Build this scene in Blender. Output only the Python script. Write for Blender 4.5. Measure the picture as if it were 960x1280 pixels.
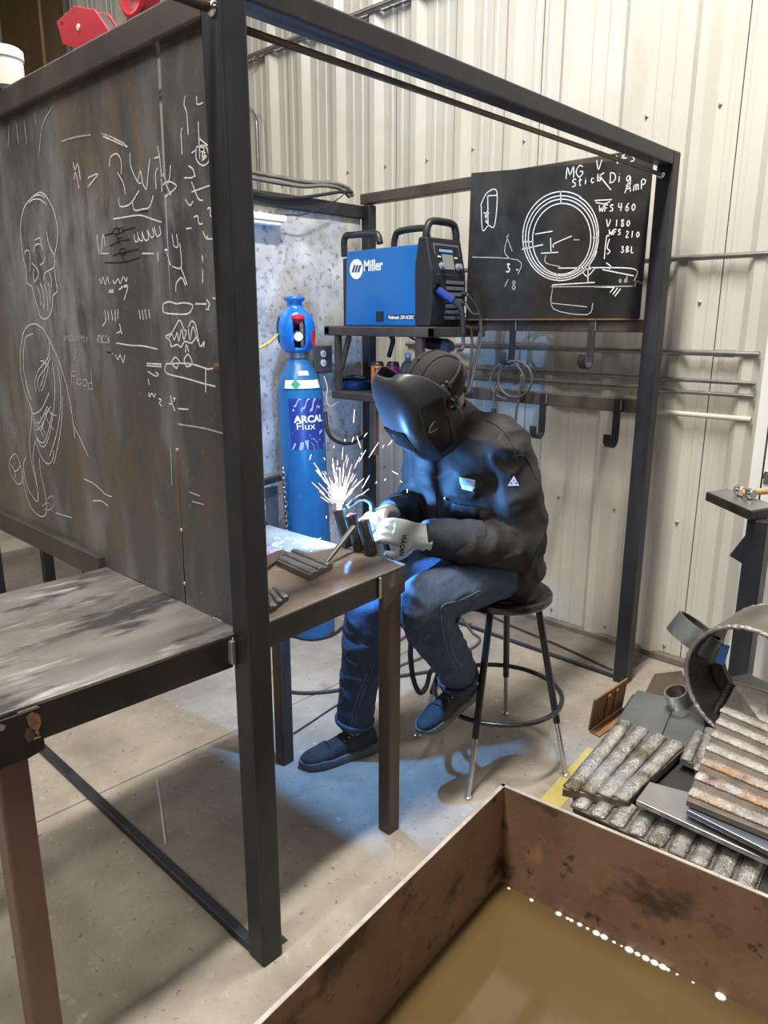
import bpy, bmesh, math, random
from math import sin, cos, pi, radians
from mathutils import Vector, Matrix, noise
from mathutils.bvhtree import BVHTree

for o in list(bpy.data.objects): bpy.data.objects.remove(o, do_unlink=True)
scene = bpy.context.scene
COL = scene.collection
V = Vector

# ------------------------------------------------------------------ camera
F_PX, CAM = 929.5, V((-0.907, -1.290, 1.6))
PITCH, ROLL, YAW = radians(14.38), radians(0.143), radians(43.77)
FWD = V((cos(YAW)*cos(PITCH), sin(YAW)*cos(PITCH), -sin(PITCH)))
RGT0 = V((sin(YAW), -cos(YAW), 0)); UP0 = RGT0.cross(FWD)
RGT = RGT0*cos(ROLL) + UP0*sin(ROLL); UPV = UP0*cos(ROLL) - RGT0*sin(ROLL)
cd = bpy.data.cameras.new('camera'); cam = bpy.data.objects.new('camera', cd); COL.objects.link(cam)
cd.sensor_fit = 'VERTICAL'; cd.sensor_height = 24.0; cd.lens = 24.0*F_PX/1280.0
cd.clip_start = 0.05; cd.clip_end = 100
m3 = Matrix((RGT, UPV, -FWD)).transposed()
cam.matrix_world = Matrix.Translation(CAM) @ m3.to_4x4()
scene.camera = cam
def RAY(px, py): return FWD + RGT*((px-480)/F_PX) - UPV*((py-640)/F_PX)
def AT(px, py, axis, val):                      # photo pixel -> point on an axis-aligned plane
    d = RAY(px, py); t = (val-CAM[axis])/d[axis]; return CAM + d*t

# ------------------------------------------------------------------ world, lights, exposure
scene.view_settings.view_transform = 'Standard'; scene.view_settings.look = 'None'
scene.view_settings.gamma = 1.0; scene.view_settings.use_curve_mapping = False
scene.view_settings.exposure = -0.2
w = bpy.data.worlds.new('world'); scene.world = w; w.use_nodes = True
w.node_tree.nodes['Background'].inputs[0].default_value = (0.86, 0.92, 1.0, 1)
w.node_tree.nodes['Background'].inputs[1].default_value = 0.07
LAMPS = [(-4.6, -0.25, 5.0, 95), (-2.2, -0.25, 5.0, 125), (0.3, -0.25, 5.0, 330),
         (-3.4, 4.8, 5.0, 45), (-0.6, 4.8, 5.0, 55), (-3.4, -5.4, 5.0, 45), (-0.6, -5.4, 5.0, 45)]
def area_light(x, y, z, e):
    l = bpy.data.lights.new('lamp_light', 'AREA'); l.shape = 'RECTANGLE'; l.size = 1.9; l.size_y = 0.2
    l.energy = e; l.color = (1.0, 0.965, 0.90)
    o = bpy.data.objects.new('lamp_light', l); o.location = (x, y, z-0.09); COL.objects.link(o); return o
LAMP_OBJ = [area_light(*a) for a in LAMPS]

# ------------------------------------------------------------------ materials
MATS = {}
def mat(name, c1, c2=None, scale=6, rough=.5, metal=0.0, bump=0.0, bscale=40, stretch=(1, 1, 1), rough2=None,
        spots=None, emis=None, estr=0, trans=0, lo=.35, hi=.65, spec=None, coat=0, detail=6, bstretch=None, blobs=None):
    m = bpy.data.materials.new(name); m.use_nodes = True; MATS[name] = m
    nt = m.node_tree; b = nt.nodes['Principled BSDF']; L = nt.links.new
    def N(t, **k):
        n = nt.nodes.new(t)
        for a, v in k.items(): setattr(n, a, v)
        return n
    b.inputs['Base Color'].default_value = (*c1, 1); b.inputs['Roughness'].default_value = rough
    b.inputs['Metallic'].default_value = metal
    if spec is not None: b.inputs['Specular IOR Level'].default_value = spec
    if coat: b.inputs['Coat Weight'].default_value = coat; b.inputs['Coat Roughness'].default_value = .15
    tc = N('ShaderNodeTexCoord')
    def noise_tex(sc, st=(1, 1, 1), det=6, rg=.6):
        mp = N('ShaderNodeMapping'); mp.inputs['Scale'].default_value = st; L(tc.outputs['Object'], mp.inputs[0])
        n = N('ShaderNodeTexNoise'); n.inputs['Scale'].default_value = sc; n.inputs['Detail'].default_value = det
        n.inputs['Roughness'].default_value = rg; L(mp.outputs[0], n.inputs['Vector']); return n.outputs['Fac']
    def mapr(s, a, c, x=0, y=1):
        r = N('ShaderNodeMapRange'); r.inputs[1].default_value = a; r.inputs[2].default_value = c
        r.inputs[3].default_value = x; r.inputs[4].default_value = y; L(s, r.inputs[0]); return r.outputs[0]
    def mix(fac, a, c):
        x = N('ShaderNodeMix', data_type='RGBA'); L(fac, x.inputs[0])
        if isinstance(a, tuple): x.inputs[6].default_value = (*a, 1)
        else: L(a, x.inputs[6])
        x.inputs[7].default_value = (*c, 1); return x.outputs[2]
    col = None
    if c2:
        nf = noise_tex(scale, stretch, detail)
        col = mix(mapr(nf, lo, hi), c1, c2)
        if rough2 is not None: L(mapr(nf, lo, hi, rough, rough2), b.inputs['Roughness'])
    for (sc, sscale, a, z, sst) in (spots or []):
        f = mapr(noise_tex(sscale, sst), a, z)
        col = mix(f, col if col else c1, sc)
    for (bc, ctr, inv, a, z) in (blobs or []):         # stains with a place of their own on the sheet
        mp = N('ShaderNodeMapping'); mp.inputs['Location'].default_value = tuple(-c*s for c, s in zip(ctr, inv)); mp.inputs['Scale'].default_value = inv
        L(tc.outputs['Object'], mp.inputs[0]); ln = N('ShaderNodeVectorMath', operation='LENGTH'); L(mp.outputs[0], ln.inputs[0])
        fall = mapr(ln.outputs['Value'], 1.0, .15); nz = mapr(noise_tex(9, (1, 2.2, .8)), a, z)
        mu = N('ShaderNodeMath', operation='MULTIPLY'); L(fall, mu.inputs[0]); L(nz, mu.inputs[1]); col = mix(mu.outputs[0], col if col else c1, bc)
    if col: L(col, b.inputs['Base Color'])
    if bump:
        bn = N('ShaderNodeBump'); bn.inputs['Strength'].default_value = bump; bn.inputs['Distance'].default_value = .01
        L(noise_tex(bscale, bstretch or stretch), bn.inputs['Height']); L(bn.outputs[0], b.inputs['Normal'])
    if emis: b.inputs['Emission Color'].default_value = (*emis, 1); b.inputs['Emission Strength'].default_value = estr
    if trans: b.inputs['Transmission Weight'].default_value = trans
    return m
S1 = (1, 1, 1)
mat('concrete', (.39, .345, .28), (.255, .218, .175), 2.2, .8, bump=.35, bscale=70, lo=.38, hi=.62,
    spots=[((.16, .135, .11), 3.2, .60, .78, S1), ((.47, .42, .35), 22, .60, .75, S1), ((.13, .11, .095), 45, .62, .70, S1), ((.10, .085, .07), 1.3, .62, .80, S1)])
mat('joint', (.05, .045, .04), rough=.9)
mat('dirt_plate', (.13, .105, .09), (.24, .20, .165), 4, .7, bump=.3)
mat('wall_metal', (.56, .535, .47), (.62, .595, .53), 1.2, .30, 0.0, bump=.03, bscale=6, spots=[((.43, .40, .335), 5, .60, .8, (1, 1, .12))])
mat('roof', (.16, .155, .15), rough=.8)
mat('wall_back_dark', (.2, .19, .17), rough=.9)
mat('screw_metal', (.42, .42, .42), rough=.4, metal=.8)
mat('frame_steel', (.032, .035, .045), (.060, .060, .068), 7, .38, .55, bump=.05, bscale=90, rough2=.55, stretch=(1, 1, .35))
mat('beam_steel', (.07, .062, .056), (.13, .108, .09), 5, .4, .55, bump=.05, bscale=60, rough2=.55)
mat('panel_steel', (.105, .11, .12), (.185, .178, .168), 2.2, .40, .5, bump=.05, bscale=50, rough2=.55, stretch=(1, 1.2, .5),
    spots=[((.23, .175, .13), 1.7, .48, .78, (1, 1.5, .8)), ((.42, .43, .45), 2.6, .50, .82, (1, 2.2, .8)), ((.42, .42, .43), 80, .62, .82, (1, 1, .7))],
    blobs=[((.50, .51, .54), (0, .92, 1.72), (1, 2.4, 2.6), .38, .72), ((.46, .46, .48), (0, .62, 1.86), (1, 3.2, 5.5), .42, .7), ((.42, .42, .44), (0, .78, 1.50), (1, 3.4, 3.4), .42, .72), ((.27, .20, .14), (0, .55, 2.02), (1, 2.2, 5), .40, .65), ((.45, .46, .49), (0, .27, 1.75), (1, 6, 3), .48, .75), ((.21, .15, .11), (0, .50, 1.22), (1, 1.6, 3.0), .35, .7)])
mat('board_steel', (.018, .019, .021), (.05, .048, .045), 3, .34, .3, bump=.04, bscale=60, rough2=.5,
    spots=[((.10, .098, .09), 3.5, .58, .85, (1, 1, .6)), ((.13, .085, .05), 2.5, .66, .9, S1)])
mat('chalk', (.92, .92, .92), (.62, .62, .62), 90, .95, lo=.3, hi=.6)
mat('chalk_faint', (.52, .52, .52), (.3, .3, .3), 90, .95)
mat('marker_black', (.01, .01, .01), rough=.8)
mat('table_steel', (.19, .17, .15), (.30, .28, .26), 3.5, .42, .45, bump=.06, bscale=40, rough2=.6, stretch=(.8, 1.6, 1),
    spots=[((.075, .07, .078), 6.5, .54, .62, (.45, 1.5, 1)), ((.50, .48, .46), 15, .57, .70, (.35, 1.8, 1))])
mat('bench_steel', (.20, .145, .10), (.30, .245, .19), 5, .45, .45, bump=.08, bscale=50, rough2=.6,
    spots=[((.09, .085, .09), 6, .58, .70, S1), ((.42, .36, .28), 9, .62, .8, S1)])
mat('bare_edge', (.55, .52, .48), rough=.35, metal=.8)
mat('apron_steel', (.05, .05, .052), (.085, .078, .07), 6, .42, .5, bump=.05)
mat('gusset_steel', (.10, .088, .075), (.15, .12, .095), 9, .4, .6, spots=[((.33, .25, .17), 11, .62, .72, S1)])
mat('gusset_black', (.015, .014, .013), (.03, .024, .02), 8, .4, .3)
mat('leg_brown', (.085, .058, .046), (.12, .085, .068), 6, .5, .45, stretch=(1, 1, .2), spots=[((.045, .03, .028), 9, .55, .7, (1, 1, .1))])
mat('leg_maroon', (.115, .058, .05), (.15, .08, .068), 7, .5, .1, stretch=(1, 1, .3))
mat('galv', (.56, .58, .60), (.80, .81, .82), 8, .42, .35, bump=.12, bscale=9, rough2=.6, stretch=(1, 1, .7),
    spots=[((.24, .19, .14), 2.6, .56, .76, S1), ((.30, .33, .37), 34, .54, .66, S1)],
    blobs=[((.16, .12, .085), (1.62, 1.74, 1.56), (5, 1, 4), .3, .6)])
mat('pipe_galv', (.36, .36, .35), (.26, .25, .24), 14, .33, .8)
mat('pipe_white', (.62, .58, .49), rough=.5)
mat('miller_blue', (.006, .115, .36), (.008, .13, .39), 3, .32, coat=.25)
mat('blue_cyl', (.008, .115, .31), (.012, .14, .35), 5, .38, coat=.2, spots=[((.12, .25, .42), 14, .68, .82, S1)])
mat('blue_cap', (.006, .16, .56), rough=.3, coat=.3)
mat('black_plastic', (.018, .018, .02), rough=.42)
mat('grey_plastic', (.12, .12, .13), rough=.45)
mat('rubber', (.022, .022, .024), rough=.6)
mat('cable_grey', (.075, .075, .075), rough=.5)
mat('white_paint', (.78, .78, .76), rough=.45)
mat('white_print', (.86, .86, .86), rough=.6)
mat('label_blue', (.025, .04, .24), rough=.4)
mat('label_pale', (.36, .44, .72), rough=.45)
mat('green_label', (.02, .32, .14), rough=.5)
mat('red_plastic', (.55, .015, .03), rough=.4)
mat('red_paint', (.62, .03, .055), (.55, .025, .045), 12, .45, bump=.05)
mat('orange_can', (.85, .27, .02), rough=.28, metal=.5)
mat('magenta_can', (.42, .015, .16), rough=.28, metal=.5)
mat('can_black', (.02, .02, .02), rough=.35)
mat('chrome', (.62, .62, .64), rough=.18, metal=1.0)
mat('lens_grey', (.24, .25, .25), rough=.15)
mat('screen_blue', (.02, .05, .12), emis=(.35, .55, 1.0), estr=.9)
mat('stool_black', (.014, .014, .016), rough=.25, coat=.3)
mat('stool_seat', (.16, .095, .055), (.075, .048, .032), 9, .6, bump=.1, spots=[((.32, .22, .14), 20, .62, .75, S1)])
mat('jacket', (.016, .0155, .0165), (.026, .025, .026), 10, .68, bump=.35, bscale=14, spec=.35)
mat('jacket_trim', (.017, .0165, .017), rough=.7, bump=.2, bscale=60)
mat('jeans', (.030, .050, .095), (.060, .088, .145), 7, .85, bump=.35, bscale=26, spots=[((.095, .13, .20), 60, .58, .78, (1, 1, .4)), ((.014, .024, .055), 3.5, .55, .75, S1)])
mat('jean_stitch', (.22, .25, .30), rough=.9)
mat('skin', (.42, .22, .15), rough=.55)
mat('cap_cloth', (.018, .018, .019), (.026, .026, .027), 20, .9, bump=.25, bscale=120)
mat('hair', (.03, .02, .014), rough=.7)
mat('helmet', (.030, .033, .040), (.045, .048, .054), 6, .36)
mat('helmet_dark', (.008, .008, .009), rough=.25)
mat('glove', (.62, .63, .60), (.48, .49, .47), 18, .85, bump=.3, bscale=40)
mat('glove_tan', (.36, .27, .21), (.46, .38, .32), 14, .85, bump=.3, bscale=50)
mat('glove_cuff', (.018, .024, .04), (.03, .036, .05), 16, .8, bump=.3, bscale=60)
mat('shoe', (.028, .027, .028), (.045, .043, .042), 18, .75, bump=.25, bscale=90)
mat('sole', (.10, .10, .105), (.15, .15, .155), 22, .7)
mat('lace', (.05, .05, .05), rough=.8)
mat('sock', (.008, .008, .01), rough=.95)
mat('valley', (.20, .16, .13), (.12, .10, .085), 20, .5, .4, bump=.3, bscale=90)
mat('coupon_dark', (.035, .034, .033), (.075, .07, .066), 16, .45, .6, bump=.25, bscale=120)
mat('coupon_grey', (.14, .14, .14), (.22, .21, .20), 14, .42, .6, bump=.2, bscale=110)
mat('bead', (.25, .235, .22), (.47, .45, .42), 26, .34, .6, bump=.7, bscale=100, spots=[((.15, .11, .075), 12, .54, .68, S1)])
mat('bead_rusty', (.30, .27, .24), (.50, .47, .44), 22, .4, .55, bump=.6, bscale=110, spots=[((.36, .20, .085), 9, .52, .66, S1), ((.13, .085, .06), 16, .58, .7, S1)])
mat('plate_grey', (.17, .18, .19), (.26, .27, .28), 5, .42, .7, spots=[((.10, .10, .105), 6, .6, .75, S1)])
mat('plate_bright', (.40, .40, .40), (.52, .51, .50), 6, .3, .85)
mat('plate_blue', (.20, .23, .28), (.30, .32, .36), 5, .35, .8, spots=[((.34, .22, .12), 4, .62, .8, S1)])
mat('rust', (.28, .13, .045), (.17, .085, .04), 9, .7, .2, bump=.4, bscale=60, spots=[((.45, .24, .07), 16, .6, .75, S1), ((.09, .06, .045), 8, .62, .75, S1)])
mat('ring_steel', (.16, .135, .115), (.27, .24, .21), 6, .38, .7, bump=.1, spots=[((.06, .055, .055), 7, .6, .72, S1)])
mat('ring_black', (.022, .021, .02), (.05, .045, .04), 20, .45, .5, bump=.5, bscale=90)
mat('tank_steel', (.225, .128, .078), (.33, .205, .13), 4.5, .5, .25, bump=.15, bscale=30,
    spots=[((.075, .045, .03), 4.2, .56, .64, (1, 1, 1.4)), ((.44, .25, .13), 11, .62, .74, (1, 1, .6)), ((.06, .04, .03), 26, .60, .70, S1)])
mat('tank_edge', (.62, .57, .53), (.42, .36, .32), 30, .4, .6)
mat('water', (.085, .055, .022), (.108, .070, .028), 1.5, .07, spec=.6, bump=.03, bscale=3)
mat('foam', (.9, .9, .88), rough=.3)
mat('plywood', (.155, .095, .045), (.115, .068, .032), 3, .7, stretch=(1, 1, .25))
mat('jar', (.70, .66, .58), rough=.5)
mat('yellow_paint', (.48, .39, .11), (.38, .30, .09), 10, .75, bump=.2, spots=[((.3, .27, .2), 24, .58, .72, S1)])
mat('wood', (.45, .28, .14), (.55, .36, .2), 12, .6)
mat('spark', (1, .85, .7), emis=(1.0, .62, .50), estr=5)
mat('spark_hot', (1, 1, 1), emis=(.80, .90, 1.0), estr=40)
mat('hot_metal', (.35, .10, .10), emis=(1.0, .25, .3), estr=.55)
mat('blue_pan', (.01, .04, .16), rough=.35, metal=.3)
mat('clear_grey', (.20, .21, .2), rough=.4)
mat('lamp_glow', (1, 1, 1), emis=(1, .97, .92), estr=3)
mat('yellow_hose', (.6, .45, .12), rough=.5)
mat('pink_chalk', (.50, .18, .36), rough=.95)

# ------------------------------------------------------------------ mesh helpers
class MB:
    def __init__(s): s.v, s.f = [], []
    def add(s, vs, fs):
        n = len(s.v); s.v += [tuple(x) for x in vs]; s.f += [tuple(i+n for i in q) for q in fs]; return s
    def obox(s, c, ax, h):
        c = V(c); A = [V(a)*k for a, k in zip(ax, h)]
        vs = [c + A[0]*i + A[1]*j + A[2]*k for i in (-1, 1) for j in (-1, 1) for k in (-1, 1)]
        return s.add(vs, [(0, 1, 3, 2), (4, 6, 7, 5), (0, 4, 5, 1), (2, 3, 7, 6), (0, 2, 6, 4), (1, 5, 7, 3)])
    def box(s, a, b):
        a, b = V(a), V(b); return s.obox((a+b)/2, ((1, 0, 0), (0, 1, 0), (0, 0, 1)), (b-a)/2)
    def bar(s, p, q, w, h, up=(0, 0, 1)):
        p, q = V(p), V(q); d = (q-p).normalized(); u = V(up); sd = d.cross(u)
        if sd.length < 1e-4: sd = d.cross(V((1, 0, 0)))
        sd.normalize(); u = sd.cross(d)
        return s.obox((p+q)/2, (d, sd, u), ((q-p).length/2, w/2, h/2))
    def cyl(s, p, q, r, r2=None, n=16, cap=True):
        p, q = V(p), V(q); r2 = r if r2 is None else r2; d = (q-p).normalized()
        a = d.orthogonal().normalized(); b = d.cross(a)
        vs = [p + (a*cos(2*pi*i/n)+b*sin(2*pi*i/n))*r for i in range(n)] + [q + (a*cos(2*pi*i/n)+b*sin(2*pi*i/n))*r2 for i in range(n)]
        fs = [(i, (i+1) % n, n+(i+1) % n, n+i) for i in range(n)]
        if cap: fs += [tuple(range(n))[::-1], tuple(range(n, 2*n))]
        return s.add(vs, fs)
    def rings(s, R, closed=False, cap=True):
        n = len(R[0]); vs = [p for r in R for p in r]; k = len(R); fs = []
        for i in range(k if closed else k-1):
            j = (i+1) % k
            fs += [(i*n+t, i*n+(t+1) % n, j*n+(t+1) % n, j*n+t) for t in range(n)]
        if cap and not closed: fs += [tuple(range(n))[::-1], tuple(range((k-1)*n, k*n))]
        return s.add(vs, fs)
    def tube(s, pts, r, n=8, closed=False, rad=None):
        P = [V(p) for p in pts]; k = len(P); R = []; a = None
        for i in range(k):
            if closed: d = P[(i+1) % k]-P[i-1]
            else: d = P[min(i+1, k-1)]-P[max(i-1, 0)]
            d.normalize()
            a = d.orthogonal() if a is None else a - d*a.dot(d)
            a.normalize(); b = d.cross(a); rr = rad[i] if rad else r
            R.append([P[i]+(a*cos(2*pi*t/n)+b*sin(2*pi*t/n))*rr for t in range(n)])
        return s.rings(R, closed)
    def lathe(s, o, ax, prof, n=24, cap=True):
        o = V(o); ax = V(ax).normalized(); a = ax.orthogonal().normalized(); b = ax.cross(a)
        return s.rings([[o+ax*h+(a*cos(2*pi*t/n)+b*sin(2*pi*t/n))*max(r, 1e-4) for t in range(n)] for r, h in prof], cap=cap)
    def prism(s, pts, off):
        P = [V(p) for p in pts]; off = V(off); n = len(P)
        return s.add(P+[p+off for p in P], [tuple(range(n)), tuple(range(n, 2*n))[::-1]]+[(i, n+i, n+(i+1) % n, (i+1) % n) for i in range(n)])
    def ball(s, c, r, n=10, m=6, ax=None):
        c = V(c); r = (r, r, r) if not hasattr(r, '__len__') else r; A = ax or (V((1, 0, 0)), V((0, 1, 0)), V((0, 0, 1))); R = []
        for j in range(m+1):
            ph = -pi/2+pi*j/m; k = max(cos(ph), .01)
            R.append([c+A[0]*(r[0]*k*cos(2*pi*t/n))+A[1]*(r[1]*k*sin(2*pi*t/n))+A[2]*(r[2]*sin(ph)) for t in range(n)])
        return s.rings(R)
    def mesh(s, name):
        me = bpy.data.meshes.new(name); me.from_pydata(s.v, [], s.f); me.update()
        b = bmesh.new(); b.from_mesh(me); bmesh.ops.recalc_face_normals(b, faces=b.faces); b.to_mesh(me); b.free(); return me
    def build(s, name, m, parent=None, smooth=False, bevel=0, seg=2):
        return put(name, s.mesh(name), m, parent, smooth, bevel, seg)
def put(name, me, m, parent=None, smooth=False, bevel=0, seg=2):
    o = bpy.data.objects.new(name, me); COL.objects.link(o)
    if m: me.materials.clear(); me.materials.append(MATS[m])
    if smooth:
        me.polygons.foreach_set('use_smooth', [True]*len(me.polygons))
        if smooth == 'auto':
            b = bmesh.new(); b.from_mesh(me)
            for e in b.edges:
                if len(e.link_faces) == 2 and e.calc_face_angle(0) > .7: e.smooth = False
            b.to_mesh(me); b.free()
    if bevel:
        md = o.modifiers.new('bevel', 'BEVEL'); md.width = bevel; md.segments = seg; md.limit_method = 'ANGLE'; md.harden_normals = False
    if parent: child(o, parent)
    return o
def child(o, parent):
    o.parent = parent
    o.matrix_parent_inverse = ROOTM.get(parent.name, Matrix.Identity(4)).inverted()
ROOTM = {}
def thing(name, label, cat, loc=(0, 0, 0), group=None, kind=None):
    o = bpy.data.objects.new(name, None); COL.objects.link(o); o.location = loc; o.empty_display_size = .05
    ROOTM[o.name] = Matrix.Translation(V(loc)); tag(o, label, cat, group, kind); return o
def tag(o, label=None, cat=None, group=None, kind=None):
    if label: o['label'] = label
    if cat: o['category'] = cat
    if group: o['group'] = group
    if kind: o['kind'] = kind
    return o
def struct(o, label=None): return tag(o, label, None, None, 'structure')
def cr(pts, k=6, closed=False):                 # Catmull-Rom
    P = [V(p) for p in pts]; n = len(P); out = []
    if n < 3: return P
    for i in range(n if closed else n-1):
        g = (lambda j: P[j % n]) if closed else (lambda j: P[max(0, min(n-1, j))])
        a, b, c, d = g(i-1), g(i), g(i+1), g(i+2)
        for t in range(k):
            u = t/k
            out.append(.5*((2*b)+(c-a)*u+(2*a-5*b+4*c-d)*u*u+(3*b-a-3*c+d)*u**3))
    if not closed: out.append(P[-1])
    return out
def eval_mesh(o):
    dg = bpy.context.evaluated_depsgraph_get(); return bpy.data.meshes.new_from_object(o.evaluated_get(dg))
def remesh(mb, voxel, smooth=4, disp=None, fac=.5):
    o = bpy.data.objects.new('tmp', mb.mesh('tmp')); COL.objects.link(o)
    md = o.modifiers.new('r', 'REMESH'); md.mode = 'VOXEL'; md.voxel_size = voxel
    if smooth: sm = o.modifiers.new('s', 'SMOOTH'); sm.factor = fac; sm.iterations = smooth
    me = eval_mesh(o); bpy.data.objects.remove(o, do_unlink=True)
    if disp:
        ns = [v.normal.copy() for v in me.vertices]
        for v, nn in zip(me.vertices, ns): v.co += nn*disp(v.co, nn)
        me.update()
    return me
def text_mesh(s, size, bold=0.0, shear=0, ext=0.0004, sx=1):
    c = bpy.data.curves.new('t', 'FONT'); c.body = s; c.size = size; c.offset = bold; c.shear = shear; c.extrude = ext
    c.align_x = 'LEFT'; c.resolution_u = 3
    o = bpy.data.objects.new('t', c); COL.objects.link(o); me = eval_mesh(o); bpy.data.objects.remove(o, do_unlink=True)
    if sx != 1:
        for v in me.vertices: v.co.x *= sx
    return me
def text_at(name, s, size, m, origin, xdir, ydir, parent, bold=0.0, shear=0, sx=1, fn=None):
    me = text_mesh(s, size, bold, shear, sx=sx); o3, X, Y = V(origin), V(xdir).normalized(), V(ydir).normalized(); Z = X.cross(Y)
    for v in me.vertices:
        c = v.co.copy(); v.co = fn(c) if fn else o3+X*c.x+Y*c.y+Z*c.z
    me.update(); return put(name, me, m, parent)
def ribbon(mb, pts, nrm, wd):
    P = [V(p) for p in pts]; k = len(P); nrm = V(nrm); vs = []
    for i in range(k):
        d = (P[min(i+1, k-1)]-P[max(i-1, 0)]).normalized(); sd = d.cross(nrm).normalized()*(wd/2)
        vs += [P[i]+sd, P[i]-sd]
    mb.add(vs, [(2*i, 2*i+1, 2*i+3, 2*i+2) for i in range(k-1)])
# ------------------------------------------------------------------ structure
floor = struct(MB().box((-7, -7, -.12), (2.62, 9, -.03)).build('floor', 'joint'), 'grey concrete shop floor of cast slabs')
xs = [-7, -2.6, 2.62]; ys = [-7, -3.2, 1.0, 5.2, 9]
for i in range(2):
    for j in range(4):
        MB().box((xs[i]+.003, ys[j]+.003, -.03), (xs[i+1]-.003, ys[j+1]-.003, 0)).build('slab', 'concrete', floor, bevel=.004)
# corrugated back wall: sheets with tall ribs and low stiffening ribs
PANX, RIB0, PITCHY = 2.47, .120, .3155
wall = struct(MB().box((2.56, -4, 0), (2.66, 9, 6)).build('wall_back', 'wall_back_dark'), 'cream ribbed sheet metal shop wall')
def rib_profile(y0, y1):
    pts = [(y0, 0)]
    k = math.floor((y0-RIB0)/PITCHY)-1
    while True:
        c = RIB0+k*PITCHY
        if c > y1+.2: break
        for dy, h in ((-.060, 0), (-.022, .040), (.018, .040), (.056, 0),
                      (.105, 0), (.112, .005), (.128, .005), (.135, 0), (.18, 0), (.187, .005), (.203, .005), (.21, 0)):
            if y0+.001 < c+dy < y1-.001: pts.append((c+dy, h))
        k += 1
    pts.append((y1, 0)); return pts
def sheet_mesh(y0, y1, z0, z1):
    pr = rib_profile(y0, y1); mb = MB(); n = len(pr)
    vs = [(PANX-h, y, z) for z in (z0, z1) for y, h in pr]+[(PANX+.0012-h, y, z) for z in (z0, z1) for y, h in pr]
    fs = [(i, i+1, n+i+1, n+i) for i in range(n-1)]+[(2*n+i, 3*n+i, 3*n+i+1, 2*n+i+1) for i in range(n-1)]
    fs += [(i, 2*n+i, 2*n+i+1, i+1) for i in range(n-1)]+[(n+i, n+i+1, 3*n+i+1, 3*n+i) for i in range(n-1)]
    return mb.add(vs, fs)
SW = PITCHY*3
for i in range(-4, 9):
    y0 = RIB0-.16+i*SW
    sheet_mesh(y0, y0+SW+.004, .035, 3.29).build('wall_sheet', 'wall_metal', wall)
    sheet_mesh(y0, y0+SW+.004, 3.27, 5.9).build('wall_sheet', 'wall_metal', wall).location.x = -.012
trim = struct(MB().box((2.43, -4, 0), (2.475, 9, .034)).build('trim_1', 'dirt_plate', bevel=.004), 'grimy base channel along the ribbed wall')
scr = MB(); scr.lathe((0, 0, 0), (-1, 0, 0), [(.0085, 0), (.0085, .002), (.005, .004), (.005, .009), (.001, .009)], 8)
scr = scr.mesh('screw');
def add_screw(p):
    o = put('screw', scr, None, wall); o.location = p
scr.materials.append(MATS['screw_metal'])
for k in range(-1, 11):
    yk = RIB0+k*PITCHY
    for z in (2.47, 1.69, .70, .075):
        add_screw((PANX-.001, yk-.075, z+.004*((k*7) % 5-2)))
wl = struct(MB().box((-7, 9, 0), (2.62, 9.1, 6)).build('wall_left', 'wall_metal'), 'plain far side wall of the shop')
ce = struct(MB().box((-7, -7, 6), (2.66, 9.1, 6.1)).build('ceiling', 'roof'), 'dark grey shop roof underside')  # unseen roof, its colour darkened to cut bounced fill light
# grimy strip between booth and wall, yellow floor line
gs = struct(MB().box((2.125, .1, 0), (2.43, 1.9, .006)).build('trim_2', 'dirt_plate'), 'grimy steel strip on the floor along the wall')
q = [AT(x, y, 2, 0) for x, y in ((676, 992), (716, 936), (738, 930), (746, 942), (712, 995), (690, 1003))]
d = V((.26, .18, 0))
a, b = AT(682, 992, 2, 0), AT(735, 934, 2, 0); dd = (b-a).normalized(); nn = V((dd.y, -dd.x, 0))
tag(MB().prism([a-dd*.1, b, b+nn*.075, a-dd*.1+nn*.075], (0, 0, .0015)).build('floor_line', 'yellow_paint'), 'worn yellow paint stripe on the concrete beside the stool foot', 'floor marking')

# ceiling lamps with their light sources
LL = ['white linear lamp over the shop floor, farthest of its row from the booth', 'white linear lamp hanging over the shop floor next to the booth lamp', 'white linear lamp hanging right above the welding booth',
      'white linear lamp behind the chalked sheets, over the open shop', 'white linear lamp behind the chalked sheets, nearest the ribbed wall', 'white linear lamp beyond the tank, over the open shop', 'white linear lamp beyond the tank, nearest the ribbed wall']
for (x, y, z, e), lb in zip(LAMPS, LL):
    t = thing('ceiling_lamp', lb, 'lamp', (x, y, z), 'linear lamps under the roof')
    MB().box((x-1.0, y-.16, z), (x+1.0, y+.16, z+.06)).build('housing', 'white_paint', t, bevel=.01)
    MB().box((x-.97, y-.14, z-.02), (x+.97, y+.14, z+.0)).build('diffuser', 'lamp_glow', t)
    for dx in (-.7, .7): MB().cyl((x+dx, y, z+.06), (x+dx, y, 6), .006, n=6).build('hanger', 'pipe_galv', t)

# ------------------------------------------------------------------ welding booth
B = thing('welding_booth', 'dark steel welding booth frame with chalked sheet walls, hooks and machine shelf', 'welding booth', (1.05, .9, 0))
def tube_post(a, b): return MB().box(a, b).build('post', 'frame_steel', B, bevel=.006, seg=3)
P = .0635
tube_post((0, 0, 0), (P, P, 2.235))
MB().box((P-.01, .025, 0), (P+.035, .075, .005)).build('foot_tab', 'apron_steel', B, bevel=.001)
tube_post((2.075, .045, 0), (2.14, .110, 2.235))
tube_post((2.083, 1.69, 0), (2.14, 1.75, 2.2))
tube_post((0, 3.25, 0), (P, 3.31, 2.15))
MB().bar((P-.002, .032, 2.209), (2.078, .0775, 2.209), P, .051).build('top_beam', 'frame_steel', B, bevel=.006, seg=3)
MB().box((-.002, P, 2.152), (P, 3.31, 2.216)).build('top_beam', 'beam_steel', B, bevel=.006, seg=3)
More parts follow.
